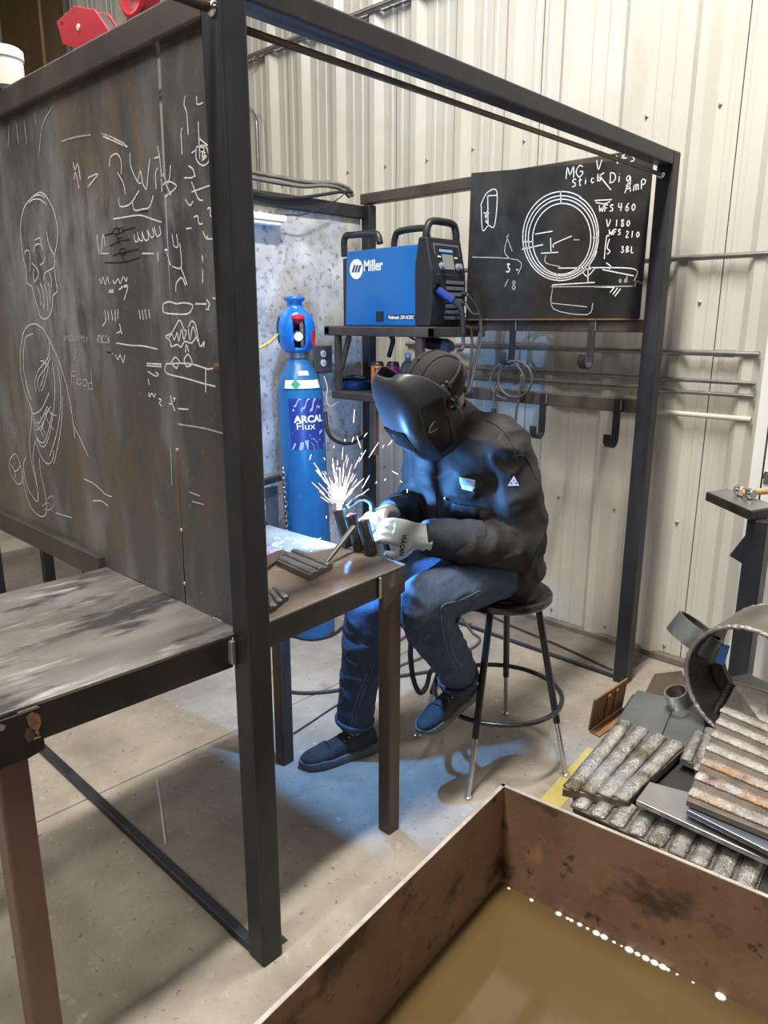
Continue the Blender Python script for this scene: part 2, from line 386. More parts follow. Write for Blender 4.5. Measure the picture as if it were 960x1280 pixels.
MB().box((2.083, .11, 2.205), (2.14, 1.76, 2.258)).build('top_beam', 'beam_steel', B, bevel=.005)
MB().box((.06, 1.72, 2.13), (2.083, 1.78, 2.195)).build('top_beam', 'frame_steel', B, bevel=.005)
MB().box((0, .725, .866), (.05, 3.25, .936)).build('panel_rail', 'beam_steel', B, bevel=.005)
MB().box((.004, P, .0), (.034, 3.25, .024)).build('floor_bar', 'frame_steel', B, bevel=.004)
MB().box((2.10, .11, 0), (2.125, 1.69, .012)).build('floor_bar', 'frame_steel', B, bevel=.003)
MB().cyl((P-.005, .040, 2.150), (2.08, .085, 2.150), .0075, n=10).build('curtain_rod', 'leg_brown', B, smooth=True)
MB().cyl((.004, .022, 2.160), (-1.2, .0, 2.166), .0095, n=10).build('curtain_rod', 'leg_brown', B, smooth=True)
MB().ball((.0, .022, 2.160), (.012, .016, .016)).build('weld_bead', 'chrome', B, True)
MB().ball((2.07, .085, 2.150), (.014, .016, .016)).build('weld_bead', 'chrome', B, True)
# front sheets: tapering open seam between them
PX = .022
seam = lambda z: .292 + (z-.944)*(.264-.292)/(2.138-.944)
zz = [.906, 1.6, 1.9, 2.153]
gap = [-.004, .002, .011, .015]
shA = MB().prism([(PX, seam(z), z) for z in zz]+[(PX, 1.74, 2.153), (PX, 1.74, .906)], (.0015, 0, 0)).build('sheet_panel', 'panel_steel', B)
MB().prism([(PX, 1.746, .936), (PX, 3.25, .936), (PX, 3.25, 2.153), (PX, 1.746, 2.153)], (.0015, 0, 0)).build('sheet_panel', 'panel_steel', B)
shB = MB().prism([(PX, seam(z)-g, z) for z, g in zip(zz, gap)]+[(PX, P-.02, 2.153), (PX, P-.02, .906)], (.0015, 0, 0)).build('sheet_panel', 'panel_steel', B)
for z in (1.30, 1.10, .96, 1.75, 1.42): MB().ball((PX-.001, seam(z)+.002, z), (.003, .007, .006), 6, 4).build('weld_bead', 'bare_edge', B, True)
MB().ball(AT(272, 459, 0, PX), (.006, .018, .010), 8, 5).build('weld_bead', 'rust', B, True)
# divider sheet of crinkled galvanised metal
mb = MB(); nx, nz = 40, 40
def gy(x, z): return 1.742 + .008*noise.noise(V((x*3, z*2.5, 3))) + .004*noise.noise(V((x*9, z*8, 7)))
for side in (0, .0015):
    n0 = len(mb.v)
    mb.v += [(1.02+1.05*i/nx, gy(1.02+1.05*i/nx, .12+2.02*j/nz)+side, .12+2.02*j/nz) for j in range(nz+1) for i in range(nx+1)]
    mb.f += [(n0+j*(nx+1)+i, n0+j*(nx+1)+i+1, n0+(j+1)*(nx+1)+i+1, n0+(j+1)*(nx+1)+i) for j in range(nz) for i in range(nx)]
mb.build('divider_sheet', 'galv', B, smooth=True)
# rails, board, hooks, shelf
def rail(a, b, m='beam_steel', nm='rail'): return MB().box(a, b).build(nm, m, B, bevel=.004)
rail((2.078, .11, 1.558), (2.12, 1.69, 1.610)); rail((2.078, .11, 1.228), (2.12, 1.69, 1.286))
board = MB().prism([(2.068, .124, 1.612), (2.068, 1.012, 1.606), (2.068, 1.004, 2.268), (2.068, .122, 2.215)], (.004, 0, 0)).build('chalk_board', 'board_steel', B)
board['label'] = 'black chalked steel board with ring drawing and settings'
MB().bar((2.066, .13, 1.611), (2.066, 1.0, 1.609), .006, .006).build('weld_bead', 'rust', B)
def hook(px, py, zt):
    y = AT(px, py, 0, 2.07).y; x0 = 2.072; L = .165 if zt > 1.5 else .165
    pth = [(x0, zt), (x0, zt-.06), (x0, zt-L+.01)]
    for k in range(1, 9):
        a = pi*k/8; pth.append((x0-.036+.036*cos(a), zt-L-.036*sin(a)+.0))
    pth.append((x0-.072, zt-L+.022))
    R = [[(x-dx*1.0, y+dy, z) for dx, dy in ((-.0028, -.016), (.0028, -.016), (.0028, .016), (-.0028, .016))] for x, z in pth]
    # offset thickness along the path normal
    R = []
    for i, (x, z) in enumerate(pth):
        a, b = pth[max(i-1, 0)], pth[min(i+1, len(pth)-1)]; t = V((b[0]-a[0], 0, b[1]-a[1])).normalized(); n = V((t.z, 0, -t.x))*.0035
        c = V((x, y, z)); R.append([c+n+V((0, -.016, 0)), c-n+V((0, -.016, 0)), c-n+V((0, .016, 0)), c+n+V((0, .016, 0))])
    MB().rings(R).build('hook', 'frame_steel', B)
    MB().bar((x0-.003, y-.018, zt-.045), (x0-.003, y-.018, zt-.002), .004, .004, (1, 0, 0)).build('weld_bead', 'bare_edge', B)
for a in ((641, 405, 1.607), (740, 405, 1.607), (679, 495, 1.283), (772, 502, 1.283)): hook(*a)
SX, SY0, SY1 = 1.70, .985, 1.635
rail((SX, .90, 1.530), (SX+.04, SY1, 1.574), nm='shelf_rail'); rail((SX, SY1-.04, 1.535), (2.08, SY1, 1.574), nm='shelf_rail')
rail((SX, .90, 1.530), (2.08, .94, 1.574), nm='shelf_rail')
rail((SX+.002, .902, 1.570), (2.08, SY1, 1.577), 'apron_steel', 'shelf_plate')
rail((SX+.004, SY1-.10, 1.245), (SX+.034, SY1-.07, 1.53), nm='shelf_upright')
rail((SX+.004, SY0-.005, 1.0), (SX+.034, SY0+.035, 1.53), 'leg_brown', nm='shelf_upright')
rail((SX+.004, 1.275, .95), (SX+.034, 1.315, 1.245), nm='shelf_upright')
MB().bar((SX+.03, 1.48, 1.53), (SX+.03, SY1-.09, 1.36), .012, .03).build('brace', 'beam_steel', B)
rail((SX, .96, 1.215), (SX+.03, SY1-.05, 1.252), nm='shelf_rail'); rail((SX+.002, .96, 1.248), (2.08, SY1-.05, 1.254), 'apron_steel', 'shelf_plate')

# ------------------------------------------------------------------ chalk on the sheets (flat marks, laid on the steel)
def zl(ox, oy, s, pts): return [(ox+x/s, oy+y/s) for x, y in pts]
def chalk(lines, x, parent, m='chalk', wd=.0028, k=4, nm='chalk_mark', ks=1.35):
    for ln in lines:
        P3 = [AT(px, py, 0, x) for px, py in ln]
        if len(P3) > 2 and k: P3 = cr(P3, k)
        mb = MB(); ribbon(mb, P3, (-1, 0, 0), wd*ks); mb.build(nm, m, parent)
CX = PX-.0012
S = lambda *p: zl(0, 220, 8, p)
chalk([S((400, 160), (460, 200), (530, 330), (570, 480), (575, 640), (545, 790)), S((400, 160), (330, 205), (250, 300), (212, 440), (208, 600), (230, 800), (265, 960), (268, 1060), (320, 1110), (335, 1180)),
       S((290, 270), (330, 235), (400, 235), (460, 285)), S((340, 200), (400, 190), (450, 215)), S((465, 550), (490, 690), (540, 800), (540, 910), (450, 970), (438, 1050)),
       S((250, 790), (255, 750), (290, 750), (300, 850), (300, 950)), S((335, 770), (345, 700), (400, 680), (430, 740)), S((320, 870), (370, 930), (385, 990), (345, 1060), (335, 960), (345, 930)),
       S((545, 930), (560, 1060), (575, 1150), (530, 1200), (525, 1290)), S((335, 1180), (370, 1290), (400, 1400), (450, 1430), (500, 1390), (525, 1290)),
       S((400, 890), (440, 860), (450, 800)), S((490, 960), (515, 1040), (510, 1110)), S((370, 1100), (400, 1180), (410, 1290)), S((400, 1070), (435, 1160), (440, 1330)), S((440, 1080), (470, 1190), (480, 1360)), S((480, 1060), (500, 1180), (495, 1290)),
       S((350, 640), (400, 620), (410, 680))], CX, shA, wd=.0026)
S = lambda *p: zl(0, 390, 4.743, p)
chalk([S((290, 160), (250, 95), (195, 70), (145, 110), (122, 220), (122, 350), (150, 480), (190, 580)), S((195, 130), (155, 150), (140, 230), (140, 340), (160, 430), (180, 510)),
       S((290, 160), (292, 250), (265, 300), (225, 350), (208, 420), (215, 480)), S((300, 270), (270, 330), (225, 400), (235, 470)), S((240, 290), (270, 300), (260, 380), (240, 440)), S((255, 300), (285, 320), (265, 420), (245, 470)),
       S((290, 160), (340, 270), (390, 420), (420, 560), (445, 750)), S((440, 680), (480, 760), (525, 860)),
       S((310, 300), (325, 420), (320, 560), (290, 740), (255, 800), (215, 750)), S((345, 330), (360, 480), (345, 680), (295, 855)), S((370, 500), (360, 700), (320, 900)),
       S((180, 560), (200, 620), (220, 660), (245, 640), (280, 560)), S((190, 600), (215, 600), (250, 570), (290, 480)), S((185, 620), (240, 700), (270, 620), (300, 560)),
       S((205, 650), (215, 740), (260, 775), (290, 690), (310, 590)), S((215, 700), (250, 670), (280, 580)), S((190, 580), (185, 680), (175, 760), (185, 880), (215, 1010), (230, 1110)),
       S((210, 760), (195, 870), (215, 990), (225, 1120), (185, 1080), (150, 1000), (140, 900), (155, 860)), S((235, 870), (240, 950), (265, 1060), (275, 1190), (235, 1210), (180, 1150), (145, 1040), (135, 930)),
       S((215, 770), (240, 850), (280, 900), (310, 880), (320, 820)), S((150, 390), (160, 450), (185, 520)), S((225, 640), (235, 690), (260, 740)), S((240, 620), (255, 690), (275, 730)), S((265, 590), (285, 650), (320, 700)), S((280, 560), (300, 600), (335, 615)),
       S((75, 850), (55, 890), (65, 960), (105, 1020), (132, 1000), (125, 920), (95, 845), (75, 850)), S((65, 900), (90, 945), (125, 910)), S((85, 940), (95, 990)), S((500, 990), (560, 1020), (625, 1080), (664, 1095)), S((550, 1120), (600, 1120), (640, 1150)), S((330, 1190), (425, 1220))], CX, shA, wd=.0024)
chalk([S((380, 130), (385, 170), (400, 140), (410, 170)), S((420, 140), (415, 165), (435, 165), (430, 140), (418, 140)), S((445, 140), (440, 170), (460, 165), (460, 140)), S((470, 170), (475, 140), (485, 160), (495, 140), (500, 180)), S((515, 145), (512, 185)), S((440, 290), (460, 220)), S((440, 230), (455, 260)),
       S((425, 350), (425, 420)), S((425, 352), (450, 350)), S((425, 380), (448, 380)), S((465, 395), (455, 420), (475, 430), (480, 405), (465, 395)), S((495, 400), (490, 430), (512, 435), (515, 405), (495, 400)), S((540, 350), (548, 460)), S((545, 420), (525, 425), (525, 455), (546, 455)),
       S((55, 650), (65, 720)), S((68, 650), (80, 745)), S((82, 660), (95, 745)), S((95, 670), (108, 750)), S((590, 140), (595, 180)), S((605, 140), (610, 180)), S((622, 140), (625, 182)), S((640, 140), (640, 182)), S((590, 140), (650, 145)), S((590, 180), (650, 182)), S((618, 232), (662, 245)),
       S((280, 1110), (310, 1090), (325, 1130), (300, 1170), (265, 1170)), S((250, 1150), (290, 1130), (310, 1180))], CX, shA, 'chalk_faint', .0028)
S = lambda *p: zl(110, 120, 5.333, p)
chalk([S((280, 380), (285, 470), (330, 570), (355, 580)), S((330, 580), (350, 500), (365, 580), (390, 620), (400, 520), (412, 420)), S((90, 250), (160, 275), (245, 320)), S((100, 270), (170, 300), (240, 330)), S((130, 265), (215, 310), (262, 340)),
       S((145, 470), (150, 410), (190, 385), (220, 430), (222, 520)), S((195, 510), (235, 580), (250, 660)), S((0, 545), (66, 520), (0, 605)), S((205, 680), (215, 735), (280, 720), (340, 630)), S((295, 700), (310, 760), (360, 755), (410, 740), (435, 665)),
       S((170, 820), (260, 805), (350, 795), (440, 825), (490, 840)), S((305, 920), (315, 970), (335, 960), (330, 910), (345, 960), (365, 960), (360, 905), (380, 960), (405, 950), (395, 895), (420, 940), (440, 930), (430, 880)), S((440, 870), (460, 935), (485, 915), (475, 870)),
       S((70, 1050), (140, 1050)), S((360, 1050), (440, 1050)), S((465, 1040), (468, 1110)), S((-100, 440), (-70, 560), (-60, 620)), S((-95, 560), (-70, 450), (-50, 560)), S((60, 920), (70, 1020), (85, 1050), (100, 920), (115, 1000))], CX, shA, wd=.0026)
chalk([S((465, 335), (480, 430), (488, 520), (492, 640)), S((440, 415), (475, 405)), S((455, 620), (450, 520), (465, 480)), S((485, 560), (500, 520), (515, 570), (490, 600)), S((550, 460), (545, 540), (530, 590)), S((500, 590), (540, 570), (590, 600), (555, 640), (510, 675)), S((515, 580), (555, 660)),
       S((648, 0), (640, 60), (658, 110), (668, 260)), S((630, 215), (620, 240), (628, 390)), S((725, 0), (728, 55), (765, 45)), S((735, 170), (740, 290), (745, 420)), S((690, 380), (720, 360)), S((722, 340), (722, 420), (760, 462), (802, 440), (800, 370), (775, 330), (722, 340)), S((745, 285), (800, 330), (850, 348), (820, 352)), S((748, 340), (775, 350), (760, 400), (790, 400), (760, 430), (780, 380), (750, 370)),
       S((670, 465), (700, 490), (715, 540)), S((640, 545), (690, 545), (710, 530)), S((690, 640), (830, 590)), S((690, 570), (720, 650), (740, 690), (765, 695)), S((650, 690), (680, 730), (700, 700)), S((795, 755), (815, 745), (815, 790), (830, 815)), S((825, 760), (845, 760), (840, 790), (825, 785)), S((850, 700), (862, 745)), S((705, 810), (730, 800), (740, 850), (765, 850)),
       S((765, 900), (790, 950), (845, 950)), S((780, 945), (800, 935)), S((560, 920), (575, 1000), (600, 1000), (590, 920)), S((612, 980), (622, 1140), (560, 1135)), S((520, 1025), (535, 1080), (550, 1130)), S((760, 1060), (768, 1170)), S((655, 885), (690, 880))], CX, shB, wd=.0024)
chalk([S((110, 930), (160, 915)), S((160, 915), (175, 885), (200, 885), (205, 915), (180, 920), (160, 915)), S((205, 910), (200, 890), (225, 880), (230, 905), (205, 915)), S((225, 900), (312, 875)), S((180, 925), (200, 950), (225, 940)), S((145, 1000), (205, 970), (280, 955)), S((195, 950), (215, 995)), S((165, 1065), (210, 1050), (340, 1020)), S((210, 1055), (215, 1020), (245, 1020), (250, 1050), (220, 1060)), S((110, 1110), (230, 1108), (350, 1075)), S((220, 1060), (235, 1090), (250, 1110)), S((340, 770), (370, 765), (400, 770))], CX, shA, 'marker_black', .0022)
S = lambda *p: zl(110, 320, 5.333, p)
chalk([S((75, 150), (90, 185), (100, 140), (115, 190), (130, 140), (140, 185)), S((165, 160), (180, 185), (200, 150), (215, 185), (235, 140), (255, 170), (260, 140)), S((205, 225), (265, 195), (240, 295)), S((220, 205), (265, 205)), S((140, 228), (170, 228)), S((138, 240), (170, 242)), S((110, 355), (118, 430), (95, 468)), S((130, 365), (140, 430)), S((155, 360), (165, 430)), S((180, 360), (185, 440)), S((200, 355), (200, 420)), S((210, 450), (225, 520)), S((190, 515), (220, 500)), S((340, 360), (350, 420)), S((360, 360), (370, 425)), S((380, 355), (390, 420)), S((405, 355), (412, 415)),
       S((70, 525), (65, 570)), S((85, 530), (95, 570)), S((110, 530), (115, 570)), S((135, 530), (140, 570)), S((190, 580), (280, 595), (370, 600), (465, 622)), S((110, 632), (165, 652)), S((180, 655), (200, 690), (215, 660), (235, 710), (245, 660)), S((390, 715), (490, 722)), S((390, 730), (490, 738)), S((400, 770), (450, 800), (470, 790), (450, 775)), S((400, 820), (410, 860)), S((405, 910), (410, 940), (425, 915), (440, 940), (450, 915)), S((470, 950), (490, 960), (475, 980), (492, 1000))], CX, shA, wd=.0026)
chalk([S((500, 320), (540, 305), (590, 318), (640, 312), (695, 325), (690, 360), (665, 385), (600, 388), (510, 378), (500, 350), (500, 320)), S((715, 318), (790, 320)), S((790, 290), (810, 320), (800, 345)), S((785, 355), (810, 355)), S((830, 280), (855, 285)),
       S((515, 535), (560, 510), (590, 455), (615, 430), (650, 500), (690, 435), (720, 470), (745, 600), (775, 570), (770, 610)), S((515, 535), (550, 570), (555, 605), (595, 590), (620, 608), (645, 570), (690, 580), (720, 540)), S((540, 545), (560, 520), (575, 560), (595, 510), (605, 570), (625, 490), (640, 560), (665, 480), (680, 560), (700, 470), (730, 570)),
       S((520, 720), (600, 715), (690, 720), (800, 755)), S((520, 720), (522, 780), (650, 815), (770, 850), (850, 870)), S((785, 755), (785, 910)), S((800, 755), (870, 742)), S((555, 710), (580, 675), (608, 700), (600, 735), (575, 740), (555, 710)), S((565, 720), (590, 750), (605, 720)), S((640, 690), (665, 655), (690, 690), (690, 725), (655, 735), (640, 690)), S((650, 645), (655, 590), (672, 640)),
       S((550, 930), (560, 980), (580, 1035)), S((540, 985), (565, 985)), S((600, 1018), (670, 1022)), S((585, 235), (590, 180), (625, 145), (650, 200)), S((620, 80), (640, 130), (660, 190)), S((765, 0), (765, 180))], CX, shB, wd=.0028)
S = lambda *p: zl(0, 0, 3, p)
chalk([S((145, 590), (160, 470), (200, 395)), S((35, 470), (30, 560)), S((60, 460), (70, 540)), S((90, 450), (100, 540)), S((130, 420), (135, 470)), S((230, 530), (280, 515), (340, 505)), S((380, 500), (420, 520), (470, 545))], CX, shA, 'chalk_faint', .0032)
S = lambda *p: zl(0, 360, 3, p)
chalk([S((665, 510), (760, 525), (835, 545)), S((710, 765), (750, 780)), S((720, 800), (765, 812)), S((640, 600), (645, 740))], CX, shB, 'chalk_faint', .0028)
# board drawing
BX = 2.0665
S = lambda *p: zl(590, 180, 4.174, p)
def oval(cx, cy, rx, ry, a0=0, a1=360, tilt=.1):
    return [(cx+rx*cos(radians(a))+tilt*ry*sin(radians(a))*-.25, cy+ry*sin(radians(a))) for a in [a0+(a1-a0)*i/36 for i in range(37)]]
chalk([S(*oval(465, 480, 200, 232, 20, 300)), S(*oval(465, 485, 186, 215, -60, 300)), S(*oval(466, 488, 172, 200)), S(*oval(468, 495, 152, 185)), S(*oval(500, 480, 160, 215, -70, 60)), S((270, 510), (320, 510)), S((462, 245), (464, 310)), S((630, 488), (662, 490)), S((442, 675), (443, 710)),
       S((360, 570), (450, 565)), S((410, 490), (412, 568)), S((425, 540), (430, 520), (520, 480)), S((330, 470), (420, 455)), S((260, 550), (370, 525)),
       S((45, 320), (78, 255), (130, 248), (118, 425), (85, 425), (55, 450), (48, 320)), S((82, 270), (84, 420)), S((84, 270), (128, 268)), S((60, 360), (90, 360)), S((68, 370), (80, 415)), S((78, 350), (72, 410)),
       S((450, 648), (700, 645), (855, 655), (845, 715)), S((680, 655), (845, 688)), S((420, 735), (640, 722)), S((420, 735), (420, 750)), S((570, 655), (600, 690), (640, 650)), S((605, 640), (605, 720)), S((640, 745), (740, 748)), S((720, 775), (745, 745)), S((735, 785), (760, 750)), S((745, 795), (775, 755)), S((600, 640), (625, 645), (600, 660)),
       S((690, 600), (702, 485), (715, 482)), S((718, 495), (705, 540), (720, 560), (705, 575)), S((700, 620), (725, 640), (715, 655)), S((640, 295), (730, 290)), S((645, 305), (690, 312), (720, 300)), S((665, 165), (690, 150)), S((665, 165), (725, 240)), S((665, 165), (672, 190))], BX, board, wd=.0034)
chalk([S((420, 755), (425, 860), (600, 890), (630, 830)), S((0, 590), (240, 605), (240, 680)), S((410, 830), (600, 850)), S((850, 745), (860, 715), (900, 735)), S((410, 745), (840, 742)), S((530, 500), (560, 500)), S((385, 580), (385, 620), (460, 640)), S((190, 470), (170, 560), (200, 600)), S((180, 480), (210, 560))], BX, board, 'chalk_faint', .003)
FONT = {'M': [[(0, 0), (.1, 1), (.45, .3), (.8, 1), (.9, 0)]], 'G': [[(.8, .85), (.4, 1), (.05, .5), (.4, 0), (.8, .2), (.8, .45), (.5, .45)]], 'V': [[(0, 1), (.3, 0), (.7, 1)]],
  'W': [[(0, 1), (.2, 0), (.45, .6), (.7, 0), (.95, 1)]], 'F': [[(.7, 1), (.1, 1), (.1, 0)], [(.1, .55), (.55, .55)]], 'S': [[(.7, .9), (.35, 1), (.1, .75), (.6, .4), (.55, .08), (.05, .05)]],
  't': [[(.3, 1), (.3, .1), (.5, 0)], [(.05, .65), (.6, .68)]], 'i': [[(.2, .6), (.2, 0)], [(.2, .85), (.22, .8)]], 'c': [[(.55, .5), (.25, .6), (.1, .3), (.3, 0), (.6, .1)]], 'k': [[(.1, 1), (.1, 0)], [(.55, .6), (.12, .3), (.6, 0)]],
  'D': [[(.1, 0), (.1, 1)], [(0, 1), (.6, .9), (.8, .45), (.5, .05), (0, 0)]], 'g': [[(.6, .5), (.3, .6), (.1, .3), (.35, .05), (.6, .5), (.62, -.3), (.3, -.5), (.1, -.3)]], 'A': [[(0, 0), (.4, 1), (.75, 0)], [(.1, .35), (.65, .38)]],
  'm': [[(.05, 0), (.08, .6), (.12, .45), (.3, .6), (.38, 0)], [(.38, .4), (.6, .6), (.68, 0)]], 'P': [[(.1, 0), (.1, 1), (.6, .9), (.55, .55), (.1, .45)]], '4': [[(.1, 1), (.05, .5), (.65, .5)], [(.5, 1), (.45, 0)]], '6': [[(.6, 1), (.15, .4), (.3, 0), (.6, .2), (.4, .5), (.15, .3)]],
  '0': [[(.35, .9), (.08, .5), (.3, .05), (.62, .45), (.35, .9)]], '1': [[(.3, 1), (.25, 0)]], '8': [[(.55, .85), (.3, 1), (.12, .75), (.55, .3), (.35, 0), (.1, .25), (.55, .85)]], '2': [[(.1, .8), (.35, 1), (.55, .75), (.1, .05), (.65, .05)]], '3': [[(.1, .9), (.5, .95), (.3, .55), (.6, .35), (.4, 0), (.05, .1)]],
  'B': [[(.1, 0), (.12, 1), (.55, .8), (.15, .52), (.65, .3), (.1, 0)]], 'L': [[(.1, 1), (.1, 0), (.55, 0)]], '"': [[(.15, 1), (.15, .7)], [(.4, 1), (.4, .7)]], '/': [[(.0, 0), (.5, 1)]], '7': [[(.05, 1), (.6, 1), (.25, 0)]], 'o': [[(.3, .55), (.1, .25), (.3, 0), (.5, .25), (.3, .55)]], 'd': [[(.5, .45), (.2, .5), (.1, .2), (.3, 0), (.5, .3)], [(.55, 1), (.55, 0)]], ' ': []}
def scrawl(txt, x, y, h, dx, dy, parent=board, m='chalk', wd=.0032, plane=BX):
    lines = []; cx, cy = x, y
    for ch in txt:
        for st in FONT.get(ch, []):
            lines.append(zl(590, 180, 4.174, [(cx+u*h*.75+v*h*.06, cy+dy/dx*u*h*.75-v*h) for u, v in st]))
        cx += h*.82; cy += h*.82*dy/dx
    chalk(lines, plane, parent, m, wd, 3, 'chalk_writing')
scrawl('MG', 490, 182, 60, 1, -.15); scrawl('V', 648, 135, 50, 1, -.1); scrawl('WFS', 752, 104, 44, 1, -.15, wd=.003)
scrawl('Stick', 520, 226, 40, 1, -.22); scrawl('Dig', 716, 202, 52, 1, -.05); scrawl('Am', 798, 256, 52, 1, -.25); scrawl('P', 880, 236, 48, 1, -.2)
scrawl('WFS', 662, 354, 34, 1, -.05); scrawl('460', 762, 350, 42, 1, -.02); scrawl('V', 700, 432, 40, 1, 0); scrawl('180', 746, 430, 36, 1, 0)
scrawl('WFS', 714, 474, 28, 1, 0); scrawl('210', 800, 488, 34, 1, 0); scrawl('3BL', 776, 566, 32, 1, 0); scrawl('3', 176, 668, 44, 1, 0, wd=.004); scrawl('"', 228, 682, 30, 1, 0); scrawl('/8', 170, 745, 44, 1, .3, m='chalk_faint')
scrawl('od', 765, 722, 34, 1, 0, m='chalk_faint')
# ------------------------------------------------------------------ outer worktable
random.seed(4)
TZ = .905
T = thing('steel_worktable', 'scuffed steel worktable with a maroon leg outside the chalked booth wall', 'worktable', (-.28, .38, 0))
MB().prism([(-.53, .058, TZ-.008), (.0, .052, TZ-.008), (.021, .0645, TZ-.008), (.021, .715, TZ-.008), (-.53, .70, TZ-.008)], (0, 0, .008)).build('tabletop', 'table_steel', T, bevel=.0015)
MB().bar((-.44, .066, TZ-.008-.038), (-.004, .060, TZ-.008-.038), .006, .076).build('apron', 'apron_steel', T, bevel=.002)
MB().bar((-.525, .69, TZ-.008-.03), (-.0, .70, TZ-.008-.03), .006, .06).build('apron', 'apron_steel', T, bevel=.002)
MB().bar((-.525, .07, TZ-.008-.03), (-.525, .69, TZ-.008-.03), .006, .06).build('apron', 'apron_steel', T, bevel=.002)
MB().prism([(-.535, .050, TZ-.009), (-.441, .050, TZ-.009), (-.441, .050, TZ-.098), (-.472, .050, TZ-.104), (-.535, .050, TZ-.104)], (0, .008, 0)).build('gusset_plate', 'gusset_black', T, bevel=.0015)['label'] = 'black corner plate with scraped brown patch'
for pl_, m in ((((33, 897), (40, 890), (49, 893), (52, 904), (48, 913), (50, 921), (42, 915), (36, 908)), 'rust'), (((33, 910), (44, 913), (42, 924), (35, 928), (31, 921)), 'leg_brown'), (((42, 922), (51, 920), (51, 922), (42, 925)), 'bare_edge'), (((0, 905), (7, 907), (5, 913), (0, 914)), 'bare_edge')):
    MB().prism([AT(x, y, 1, .0497) for x, y in pl_], (0, .0006, 0)).build('scrape_mark', m, T)
for (x0, y0) in ((-.528, .059), (-.528, .63)):
    MB().box((x0, y0, 0), (x0+.058, y0+.058, TZ-.02)).build('leg', 'leg_maroon', T, bevel=.006, seg=3)
MB().bar((-.012, .05, TZ-.07), (-.012, .05, TZ-.012), .018, .012, (1, 0, 0)).build('weld_bead', 'bare_edge', T, bevel=.003)
# ------------------------------------------------------------------ welding bench inside
BZ = .90
W = thing('welding_bench', 'low brown-stained steel welding bench inside the booth', 'workbench', (.36, .42, 0))
quad = [V((.070, .064, BZ-.008)), V((.660, .124, BZ-.008)), V((.645, .765, BZ-.008)), V((.070, .730, BZ-.008))]
MB().prism(quad, (0, 0, .008)).build('benchtop', 'bench_steel', W, bevel=.001)
MB().bar(quad[0]+V((0, -.001, .006)), quad[1]+V((0, -.001, .006)), .003, .004).build('bright_edge', 'bare_edge', W)
def apron(a, b, h, m='apron_steel', t=.006): return MB().bar(a+V((0, 0, -h/2)), b+V((0, 0, -h/2)), t, h).build('apron', m, W, bevel=.0015)
apron(quad[0]+V((-.005, .006, 0)), quad[1]+V((-.12, -.006, 0)), .066); apron(quad[1]+V((-.004, .02, 0)), quad[2]+V((-.004, -.01, 0)), .06)
apron(quad[3]+V((0, -.004, 0)), quad[2]+V((-.01, -.004, 0)), .06)
g = quad[1]; e = (quad[1]-quad[0]).normalized()
MB().prism([g-e*.125+V((0, -.002, 0)), g+V((0, -.002, 0)), g+V((0, -.002, -.078)), g-e*.045+V((0, -.002, -.088)), g-e*.1+V((0, -.002, -.108)), g-e*.105+V((0, -.002, -.066)), g-e*.125+V((0, -.002, -.06))], (-.001, .006, 0)).build('gusset_plate', 'gusset_steel', W, bevel=.001)
for i in range(7): MB().ball(g-e*.123+V((0, -.003, -.006-.009*i)), (.006, .004, .006), 6, 4).build('weld_bead', 'bare_edge', W, True)
MB().box((.590, .118, 0), (.640, .168, BZ-.05)).build('leg', 'leg_brown', W, bevel=.005, seg=3)
MB().box((.596, .66, 0), (.646, .71, BZ-.05)).build('leg', 'leg_brown', W, bevel=.005, seg=3)

# neighbour bench seen below the sheet rail
N2 = thing('steel_bench', 'dark steel bench of the next booth seen under the sheet rail', 'workbench', (.55, 2.75, 0))
MB().box((.09, 2.2, .86), (1.15, 3.35, .90)).build('benchtop', 'bench_steel', N2, bevel=.002)
for (x, y) in ((.50, 3.25), (.10, 2.25), (.80, 3.25), (1.06, 3.27), (1.06, 2.25)): MB().box((x, y, 0), (x+.06, y+.06, .86)).build('leg', 'leg_brown', N2, bevel=.005)

# ------------------------------------------------------------------ welding machine
MX, MZ = 1.72, 1.577
def mz(x, y): p = AT(400+x/4, 200+y/4, 0, MX); p.z = max(p.z, MZ); return p
K = thing('welding_machine', 'blue and black welding power source standing on the booth shelf', 'welding machine', (1.85, 1.2, MZ))
outl = [mz(*p) for p in ((132, 458), (484, 420), (494, 566), (506, 600), (500, 834), (126, 834))]
MB().prism(outl, (.235, 0, 0)).build('case', 'miller_blue', K, bevel=.006, seg=3)
yb = outl[1].y-.002; yf = yb-.085
MB().prism([(0+MX+.012, yb+.01, outl[0].z-.006), (MX+.012, 1.525, outl[0].z-.03), (MX+.012, 1.525, MZ), (MX+.012, yb, MZ)], (.21, 0, 0)).build('rear_frame', 'black_plastic', K, bevel=.006)
# front bezel: side profile extruded across the width
prof = [(yb+.004, MZ), (yf+.004, MZ), (yf-.012, MZ+.12), (yf-.006, MZ+.24), (yf+.028, MZ+.385), (yb-.01, MZ+.385), (yb+.012, MZ+.25)]
bez = MB().prism([(MX-.006, y, z) for y, z in prof], (.245, 0, 0)).build('front_bezel', 'black_plastic', K, bevel=.008, seg=3)
def loop(pts, r, nm='handle', rr=1): return MB().tube(cr(pts, 5), r, 10).build(nm, 'black_plastic', K, smooth=True)
yh = yf+.045
loop([(MX+.012, yh+.02, MZ+.30), (MX+.010, yh, MZ+.375), (MX+.018, yh-.003, MZ+.425), (MX+.045, yh-.004, MZ+.452), (MX+.12, yh-.004, MZ+.456), (MX+.19, yh-.004, MZ+.452), (MX+.216, yh-.003, MZ+.425), (MX+.224, yh, MZ+.375), (MX+.222, yh+.02, MZ+.30)], .0165)
